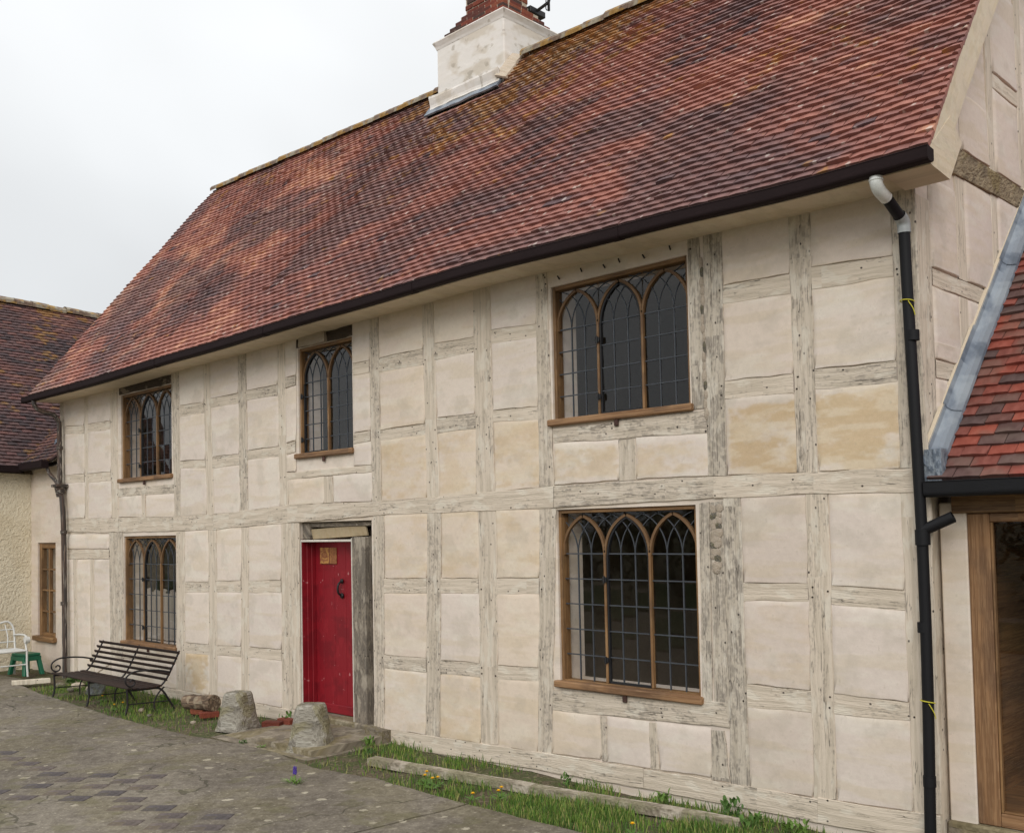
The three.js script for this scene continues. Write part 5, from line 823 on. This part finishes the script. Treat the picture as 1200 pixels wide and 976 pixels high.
{ // white iron garden seat, half out of frame
  const c = tag(group('white_garden_seat', scene, -15.15, 0, 1.0, Math.PI / 2), 'white painted iron garden seat with scrolled arm beside the roughcast wall', 'garden seat');
  const wm = mat({ tex: fineTex, color: srgb(232, 232, 228), roughness: 0.45, bumpScale: 0.001 }), W = 0.52;
  for (const x of [-W, W]) for (const z of [0.24, -0.2]) mesh('leg', tube([[x, 0, z * 1.12], [x, 0.18, z], [x, 0.36, z]], 0.015, 8), wm, c);
  for (let i = 0; i < 7; i++) mesh('seat_bar', rod([-W, 0.36, 0.24 - i * 0.07], [W, 0.36, 0.24 - i * 0.07], 0.012, 8), wm, c);
  mesh('seat_frame', merge([rod([-W, 0.355, 0.25], [-W, 0.355, -0.2], 0.016), rod([W, 0.355, 0.25], [W, 0.355, -0.2], 0.016), rod([-W, 0.17, 0.24], [W, 0.17, 0.24], 0.01)]), wm, c);
  mesh('back_frame', tube([[-W, 0.36, -0.2], [-W, 0.66, -0.28], [-W + 0.06, 0.74, -0.3], [-0.28, 0.72, -0.3], [0, 0.82, -0.31], [0.28, 0.72, -0.3], [W - 0.06, 0.74, -0.3], [W, 0.66, -0.28], [W, 0.36, -0.2]], 0.015, 8, false, 60), wm, c);
  for (let i = 1; i < 10; i++) { const x = -W + i * W / 5; mesh('back_bar', tube([[x, 0.38, -0.205], [x + 0.02 * (i % 2 ? 1 : -1), 0.52, -0.24], [x, 0.7, -0.29]], 0.009, 6), wm, c); }
  for (const y of [0.46, 0.63]) mesh('back_rail', rod([-W, y, -0.2 - (y - 0.36) * 0.27], [W, y, -0.2 - (y - 0.36) * 0.27], 0.01, 8), wm, c);
  for (const x of [-W, W]) { mesh('armrest', tube([[x, 0.55, -0.25], [x, 0.57, 0], [x, 0.56, 0.2], [x, 0.5, 0.27], [x, 0.46, 0.23], [x, 0.48, 0.19], [x, 0.36, 0.23]], 0.014, 8, false, 40), wm, c); mesh('arm_scroll', new THREE.CylinderGeometry(0.045, 0.045, 0.06, 16).rotateZ(Math.PI / 2).translate(x, 0.51, 0.24), wm, c); }
}
{ // green plastic step stool
  const s = tag(group('green_stool', scene, -15.16, 0, 0.4, 0.15), 'green plastic step stool behind the white garden seat', 'stool'), gm = mat({ tex: fineTex, color: srgb(28, 112, 82), roughness: 0.4, bumpScale: 0.0008 });
  s.scale.setScalar(0.88); mesh('seat', box(-0.2, 0.3, -0.14, 0.2, 0.345, 0.14, 0.015), gm, s); mesh('apron', merge([box(-0.205, 0.23, 0.12, 0.205, 0.3, 0.145, 0.006), box(-0.205, 0.23, -0.145, 0.205, 0.3, -0.12, 0.006), box(-0.21, 0.23, -0.12, -0.19, 0.3, 0.12, 0.006), box(0.19, 0.23, -0.12, 0.21, 0.3, 0.12, 0.006)]), gm, s);
  for (const a of [-1, 1]) for (const c of [-1, 1]) { const g = box(-0.035, 0, -0.03, 0.035, 0.24, 0.03, 0.008), p = g.attributes.position; for (let i = 0; i < p.count; i++) { const t = 1 - p.getY(i) / 0.24; p.setX(i, p.getX(i) + a * (0.175 + t * 0.05)); p.setZ(i, p.getZ(i) + c * (0.115 + t * 0.03)); } g.computeVertexNormals(); mesh('leg', g, gm, s); }
}
{ const g = displace(new THREE.BoxGeometry(0.46, 0.05, 0.13, 14, 2, 4), 0.008, 7, 2), m = mesh('pale_board', worldUv(g, (x, y, z) => [x, z + y]), mat({ tex: tRep(timberTex(0.2, 61, [226, 216, 196], [170, 160, 142])), bumpScale: 0.004 }), scene); m.position.set(-14.12, 0.03, 0.72); m.rotation.y = 1.25; tag(m, 'short pale board lying flat at the edge of the concrete', 'board'); }
{ const m = mesh('slate_offcut', displace(new THREE.BoxGeometry(0.24, 0.2, 0.02, 6, 6, 2), 0.004, 8, 5), mat({ tex: stoneTex, color: srgb(215, 228, 245), bumpScale: 0.004 }), scene); m.position.set(-12.62, 0.06, 0.5); m.rotation.set(-0.5, 0.4, 0.1); tag(m, 'pale blue-grey offcut leaning under the iron bench', 'slab'); }
{ // log and loose bricks left of the first staddle stone
  const lt = textures(256, 256, (u, v, o) => { const a = fbm(u * 24, v * 5, 4); o[0] = 128; o[1] = 108; o[2] = 88; mixc(o, [84, 68, 54], sst(0.4, 0.65, a)); mixc(o, [160, 148, 126], sst(0.6, 0.7, fbm(u * 8 + 5, v * 8, 4)) * 0.6); o[3] = a; });
  const g = displace(new THREE.CylinderGeometry(0.075, 0.085, 0.46, 18, 10).rotateZ(Math.PI / 2), 0.016, 6, 8), m = mesh('log', g, mat({ tex: lt, bumpScale: 0.014 }), scene); m.position.set(-10.2, 0.115, 0.42); m.rotation.set(0, 0.15, 0.06); tag(m, 'short weathered log lying on bricks beside the house wall', 'log');
  const bg = box(-0.1, 0, -0.05, 0.1, 0.06, 0.05, 0.006); worldUv(bg, (x, y, z) => [x * 4 + z * 4, y * 4 + z]);
  [[-10.22, 0.42, 0.2, -0.01, 3, 'red brick lying under the weathered log'], [-9.98, 0.44, 1.2, -0.015, 0, 'orange brick at the end of the weathered log'], [-8.92, 0.17, 0.1, -0.005, 0, 'red brick against the wall behind the staddle stone'], [-8.98, 0.3, 0.5, -0.02, 1, 'dark red brick half sunk behind the staddle stone']].forEach(([x, z, r, y, k, lab]) => { const q = mesh('loose_brick', bg, brickMats[k], scene); q.position.set(x, y, z); q.rotation.y = r; tag(q, lab, 'brick', 'loose bricks near the wall'); });
  const r = rng(88), rg = new THREE.IcosahedronGeometry(0.03, 1); let n = 0;
  for (const [x, z, s] of [[-10.9, 0.75, 1], [-10.5, 0.85, 0.8], [-9.75, 0.75, 0.7], [-13.6, 0.55, 1.6], [-13.35, 0.42, 2.2], [-13.1, 0.62, 1.2], [-12.95, 0.4, 2.4]]) { const q = mesh('stone_lump', displace(rg.clone(), 0.008, 20, n++ * 7), n % 2 ? mortar : stone, scene); q.position.set(x, 0.005, z); q.scale.set(s * 1.4, s * 0.8, s); q.rotation.y = r() * 3; tag(q, 'small rubble lump lying in the grass by the bench', 'stone', 'rubble lumps in the grass'); }
}
{ // net curtain behind the lower window by the bench
  const T = new Tri(), n = 60, x0 = -12.75, x1 = -11.95, zc = i => -0.24 + Math.sin(i * 0.95) * 0.018 + (fbm(i * 0.3, 4, 3) - 0.5) * 0.05; for (let i = 0; i < n; i++) { const a = lerp(x0, x1, i / n), b = lerp(x0, x1, (i + 1) / n), dy = k => 0.03 * Math.sin(k * 0.4); T.quad([a, 0.6, zc(i)], [b, 0.6, zc(i + 1)], [b, 1.22 + dy(i + 1), zc(i + 1) * 0.98], [a, 1.22 + dy(i), zc(i) * 0.98], [0, 0], [1, 0], [1, 1], [0, 1]); }
  tag(mesh('net_curtain', T.geo(), curtainMat, scene), 'pale net curtain hanging behind the lower leaded window by the bench', 'curtain');
}
// television aerial strapped to the stack
{
  const a = tag(group('television_aerial', scene), 'dark television aerial bracketed to the brick chimney stack', 'aerial');
  mesh('bracket', merge([box(-7.98, 7.93, -2.84, -7.9, 8.0, -2.58, 0.004), rod([-7.93, 7.97, -2.7], [-7.74, 8.02, -2.72], 0.018), rod([-7.93, 8.3, -2.7], [-7.74, 8.3, -2.72], 0.018)]), iron, a);
  mesh('mast', rod([-7.74, 7.92, -2.72], [-7.74, 9.6, -2.72], 0.016), iron, a);
  mesh('cable', merge([0, 1, 2].map(i => tube(range(0, 6.28, 10).map(t => [-7.72 + 0.012 * i + Math.cos(t) * 0.03, 7.95 + i * 0.06 + Math.sin(t) * 0.045, -2.68 + i * 0.01]), 0.006, 5, true)).concat([tube([[-7.72, 7.9, -2.68], [-7.65, 8.02, -2.66], [-7.45, 8.0, -2.6], [-7.2, 7.82, -2.6], [-7.05, 7.85, -2.6]], 0.007, 5)])), iron, a);
  mesh('boom', rod([-8.3, 9.55, -2.4], [-7.2, 9.55, -3.0], 0.012), iron, a);
  for (let i = 0; i < 8; i++) { const x = -8.25 + i * 0.145, z = -2.43 - i * 0.08; mesh('element', rod([x - 0.12, 9.57, z - 0.22], [x + 0.12, 9.57, z + 0.22], 0.005, 5), iron, a); }
}
// ---------------------------------------------------------------- plants
const bladeMat = new THREE.MeshPhysicalMaterial({ color: 0xffffff, roughness: 0.8, transmission: 0.12, thickness: 0, side: THREE.DoubleSide });
const zWall = x => 0.03;
const stripFront = x => { const P = [...yardEdge, [-5.2, 1.05], [-4.2, 1.02], [-3.4, 0.88], [-2.6, 0.7]]; for (let i = 0; i + 1 < P.length; i++) if (x <= P[i + 1][0]) return lerp(P[i][1], P[i + 1][1], clamp((x - P[i][0]) / (P[i + 1][0] - P[i][0]))); return 0.7; };
{
  const T = new Tri(), pts = [[-0.5, 0, 0, 0.5], [-0.42, 0.45, 0.06, 0.42], [-0.25, 0.8, 0.2, 0.25], [0, 1, 0.38, 0]];
  for (let k = 0; k < 3; k++) { const a = pts[k], b = pts[k + 1]; T.quad([a[0], a[1], a[2]], [a[3], a[1], a[2]], [b[3], b[1], b[2]], [b[0], b[1], b[2]], [0, a[1]], [1, a[1]], [1, b[1]], [0, b[1]]); }
  const N = 13000, im = new THREE.InstancedMesh(T.geo(), bladeMat, N), r = rng(404), q = new THREE.Object3D(), c = new THREE.Color(); let n = 0, tries = 0;
  const cols = [[84, 118, 38], [106, 136, 46], [70, 102, 34], [128, 142, 64], [150, 146, 88]].map(k => srgb(...k));
  while (n < N && tries++ < 900000) {
    const right = r() < 0.72; const x = right ? lerp(-7.45, -2.75, Math.pow(r(), 0.9)) : lerp(-13.7, -9.3, r()), f = stripFront(x) + 0.02, z = lerp(0.02, f, r());
    if (x > -9.05 && x < -7.4 && z < 0.98) continue;
    const d = fbm(x * 2.4 + 3, z * 2.4 + 8, 4); let p;
    if (right) { const kz = 0.64 - (x + 6.83) * 0.113, dk = Math.abs(z - kz); if (dk < 0.065) continue; const ahead = z > kz; p = ahead ? sst(-6.6, -5.2, x) * 0.75 * sst(0.4, 0.58, d) + 0.05 : 0.4 * sst(0.4, 0.6, d); if (!ahead && z < 0.12) p *= 0.6; if (x > -3.5) p *= sst(-2.7, -3.4, x) * 1.1; if (z > f - 0.08) p *= 0.5; }
    else p = sst(0.36, 0.58, d) * (x > -10.3 ? 0.1 : 0.42) * (z > f - 0.1 ? 0.5 : 1);
    if (r() > p) continue;
    const h = (0.016 + 0.048 * r() * r()) * (right && x > -4.8 ? 1.25 : 1) * (0.7 + d * 0.6);
    q.position.set(x, -0.03, z); q.rotation.set((r() - 0.5) * 0.5, r() * 6.28, (r() - 0.5) * 0.5); q.scale.set(0.005 + r() * 0.004, h + 0.02, h * 0.9); q.updateMatrix(); im.setMatrixAt(n, q.matrix);
    c.copy(cols[Math.floor(Math.pow(r(), 1.3) * 5)]).multiplyScalar(0.8 + r() * 0.4); im.setColorAt(n, c); n++;
  }
  im.count = n; put(im, 'grass', scene); im.userData = { kind: 'stuff', label: 'short green grass growing along the foot of the house wall', category: 'grass' };
}
// broad-leaved weeds and tufts
const leafGeo = (() => { const T = new Tri(), P = [[0, 0], [0.16, 0.25], [0.2, 0.55], [0.12, 0.82], [0, 1]], H = [0, 0.12, 0.2, 0.2, 0.13]; for (let k = 0; k < 4; k++) for (const s of [1, -1]) T.quad([0, H[k], P[k][1]], [s * P[k][0], H[k] + 0.03, P[k][1]], [s * P[k + 1][0], H[k + 1] + 0.03, P[k + 1][1]], [0, H[k + 1], P[k + 1][1]], [0, 0], [1, 0], [1, 1], [0, 1]); return T.geo(); })();
const weedMats = [[84, 118, 46], [100, 132, 52], [72, 104, 42]].map(c => new THREE.MeshPhysicalMaterial({ color: srgb(...c), roughness: 0.75, transmission: 0.1, thickness: 0, side: THREE.DoubleSide }));
function weed(x, z, s, n, up, label, seed) {
  const r = rng(seed), g = group('leafy_weed', scene, x, -0.02, z), parts = [];
  for (let i = 0; i < n * 3; i++) { const q = leafGeo.clone(), l = s * (0.28 + r() * 0.4); q.scale(l * 1.1, l, l).rotateX(-(up * (0.3 + r() * 0.9))).rotateY(i * 2.4 + r()).translate((r() - 0.5) * s * 1.3, r() * s * up * 0.9, (r() - 0.5) * s * 1.1); parts.push(q); }
  mesh('leaves', merge(parts), weedMats[seed % 3], g); return tag(g, label, 'weed', 'leafy weeds along the wall');
}
[[-7.42, 0.3, 0.09, 16, 0.9, 'leafy weed growing against the end of the doorstep'], [-7.2, 0.45, 0.07, 12, 0.7, 'leafy weed growing between doorstep and edging strip'], [-9.02, 0.12, 0.1, 9, 1.2, 'spindly weed growing at the wall left of the door'], [-8.16, 0.94, 0.05, 12, 0.5, 'small weed tuft in the joint before the doorstep'], [-8.5, 0.92, 0.05, 12, 0.5, 'small weed tuft in the joint before the doorstep'], [-5.15, 0.2, 0.08, 12, 1, 'leafy weed growing between edging strip and wall'], [-4.3, 0.16, 0.09, 12, 1, 'leafy weed growing between edging strip and wall'], [-3.75, 0.14, 0.1, 16, 1.1, 'leafy weed growing between edging strip and wall'], [-3.5, 0.3, 0.11, 18, 0.9, 'bushy weed growing over the end of the edging strip'], [-3.25, 0.22, 0.1, 16, 0.9, 'bushy weed between the edging strip end and the black downpipe'], [-13.7, 0.35, 0.11, 18, 0.8, 'leafy weed growing by the pale board'], [-13.9, 0.2, 0.1, 16, 0.8, 'leafy weed growing by the pale board'], [-11.2, 0.35, 0.1, 16, 0.9, 'leafy weed growing behind the iron bench'], [-10.75, 0.3, 0.09, 14, 0.9, 'leafy weed growing behind the iron bench']].forEach((w, i) => weed(...w, 100 + i));
function dandelion(x, z, lab, seed) { const r = rng(seed), g = group('dandelion', scene, x, -0.02, z), h = 0.05 + r() * 0.035; mesh('stalk', rod([0, 0, 0], [0.008, h, 0.004], 0.0025, 5), weedMats[1], g); const fl = []; for (let i = 0; i < 14; i++) fl.push(leafGeo.clone().scale(0.03, 0.02, 0.02).rotateX(-0.35 - (i % 2) * 0.4).rotateY(i * 0.449).translate(0.008, h, 0.004)); mesh('flower', merge(fl), mat({ color: srgb(242, 192, 20), roughness: 0.8, side: THREE.DoubleSide }), g); const lv = []; for (let i = 0; i < 6; i++) lv.push(leafGeo.clone().scale(0.06, 0.07, 0.08).rotateX(-0.15).rotateY(i * 1.05 + r())); mesh('leaves', merge(lv), weedMats[0], g); return tag(g, lab, 'flower', 'dandelions in the grass'); }
[[-5.99, 0.87], [-5.9, 0.82], [-5.87, 0.9], [-6.05, 0.8], [-5.27, 0.8], [-5.3, 0.74], [-4.03, 0.85], [-5.4, 0.93]].forEach((p, i) => dandelion(p[0], p[1], 'yellow dandelion flowering in the grass in front of the edging strip', 300 + i));
[[-11.95, 0.72], [-11.24, 0.9], [-11.2, 0.82]].forEach((p, i) => dandelion(p[0], p[1], 'yellow dandelion flowering under the iron bench', 320 + i));
{ // the single blue flower in the yard
  const g = tag(group('blue_flower', scene, -6.77, 0, 1.51), 'single violet-blue flower growing from a crack in the concrete', 'flower'); mesh('stalk', tube([[0, 0, 0], [0.004, 0.05, 0], [0, 0.1, 0.004]], 0.003, 6), weedMats[1], g);
  const fl = [], r = rng(9); for (let i = 0; i < 26; i++) { const y = 0.075 + i / 26 * 0.055; fl.push(new THREE.SphereGeometry(0.0075 - i * 0.00012, 6, 5).scale(1, 1.2, 1).translate(Math.cos(i * 2.4) * 0.01, y, Math.sin(i * 2.4) * 0.01)); } mesh('flower_head', merge(fl), mat({ color: srgb(82, 62, 150) }), g);
  const lv = []; for (let i = 0; i < 26; i++) lv.push(leafGeo.clone().scale(0.03, 0.05, 0.05 + r() * 0.05).rotateX(-0.1 - r() * 0.5).rotateY(r() * 6.28).translate((r() - 0.5) * 0.12, 0, (r() - 0.5) * 0.07)); mesh('leaves', merge(lv), weedMats[1], g);
}
// ---------------------------------------------------------------- across the yard, seen in the glass: lawn, low wall, trees
structure(flat('lawn', [[-40, 9.3], [30, 9.3], [30, 13.4], [-40, 13.4]], 0.01, 0.05, lawnMat, (x, z) => [x, z]));
structure(flat('path', [[-40, 13.4], [30, 13.4], [30, 14.3], [-40, 14.3]], 0.012, 0.05, slabStone, (x, z) => [x, z]));
{
  const barkM = mat({ tex: fineTex, color: srgb(86, 76, 66), bumpScale: 0.01 }), lm = [[48, 66, 32], [58, 76, 36], [44, 60, 34]].map(c => mat({ color: srgb(...c), side: THREE.DoubleSide }));
  const spots = [[-34, 18, 4.4, 3.2], [-28, 19.5, 4.7, 3.4], [-22.5, 17.8, 3.9, 3], [-17, 19, 4.2, 3.2], [-11.5, 18, 3.7, 2.9], [-6, 19.5, 4.1, 3.1], [-1, 18, 3.6, 2.8], [4.5, 19, 4.2, 3.1], [10, 18, 4, 3], [16, 19, 4.4, 3.2]];
  spots.forEach(([x, z, h, w], k) => {
    const r = rng(700 + k), t = group('garden_tree', scene, x, -0.05, z);
    const limbs = [new THREE.CylinderGeometry(0.1, 0.2, h * 0.6, 9).translate(0, h * 0.3, 0)]; for (let i = 0; i < 7; i++) { const a = i * 0.9 + r(); limbs.push(tube([[0, h * (0.2 + 0.05 * i), 0], [Math.cos(a) * w * 0.3, h * (0.4 + 0.05 * i), Math.sin(a) * w * 0.3], [Math.cos(a) * w * 0.6, h * (0.5 + 0.06 * i), Math.sin(a) * w * 0.6]], 0.05, 6)); } mesh('trunk', merge(limbs), barkM, t);
    const T = new Tri(); for (let cI = 0; cI < 60; cI++) { const a = r() * 6.28, rr = Math.sqrt(r()) * w * 0.85, cy = h * (0.06 + 0.84 * r()), sh = Math.sqrt(Math.max(0.05, 1 - ((cy / h - 0.45) / 0.62) ** 2)), cx = Math.cos(a) * rr * sh, cz = Math.sin(a) * rr * sh, cr = 0.35 + r() * 0.45; for (let i = 0; i < 70; i++) { const u = V(r() - 0.5, r() - 0.5, r() - 0.5).normalize().multiplyScalar(cr * (0.5 + r() * 0.6)), d1 = V(r() - 0.5, r() - 0.5, r() - 0.5).normalize().multiplyScalar(0.1), d2 = V(r() - 0.5, r() - 0.5, r() - 0.5).normalize().multiplyScalar(0.07), P = V(cx, cy, cz).add(u); T.quad([P.x - d1.x, P.y - d1.y, P.z - d1.z], [P.x + d2.x, P.y + d2.y, P.z + d2.z], [P.x + d1.x, P.y + d1.y, P.z + d1.z], [P.x - d2.x, P.y - d2.y, P.z - d2.z], [0, 0], [1, 0], [1, 1], [0, 1]); } }
    mesh('crown', T.geo(), lm[k % 3], t); tag(t, 'leafy garden tree beyond the lawn across the yard, mirrored in the windows', 'tree', 'garden trees across the yard');
  });
}
renderer.render(scene, camera);
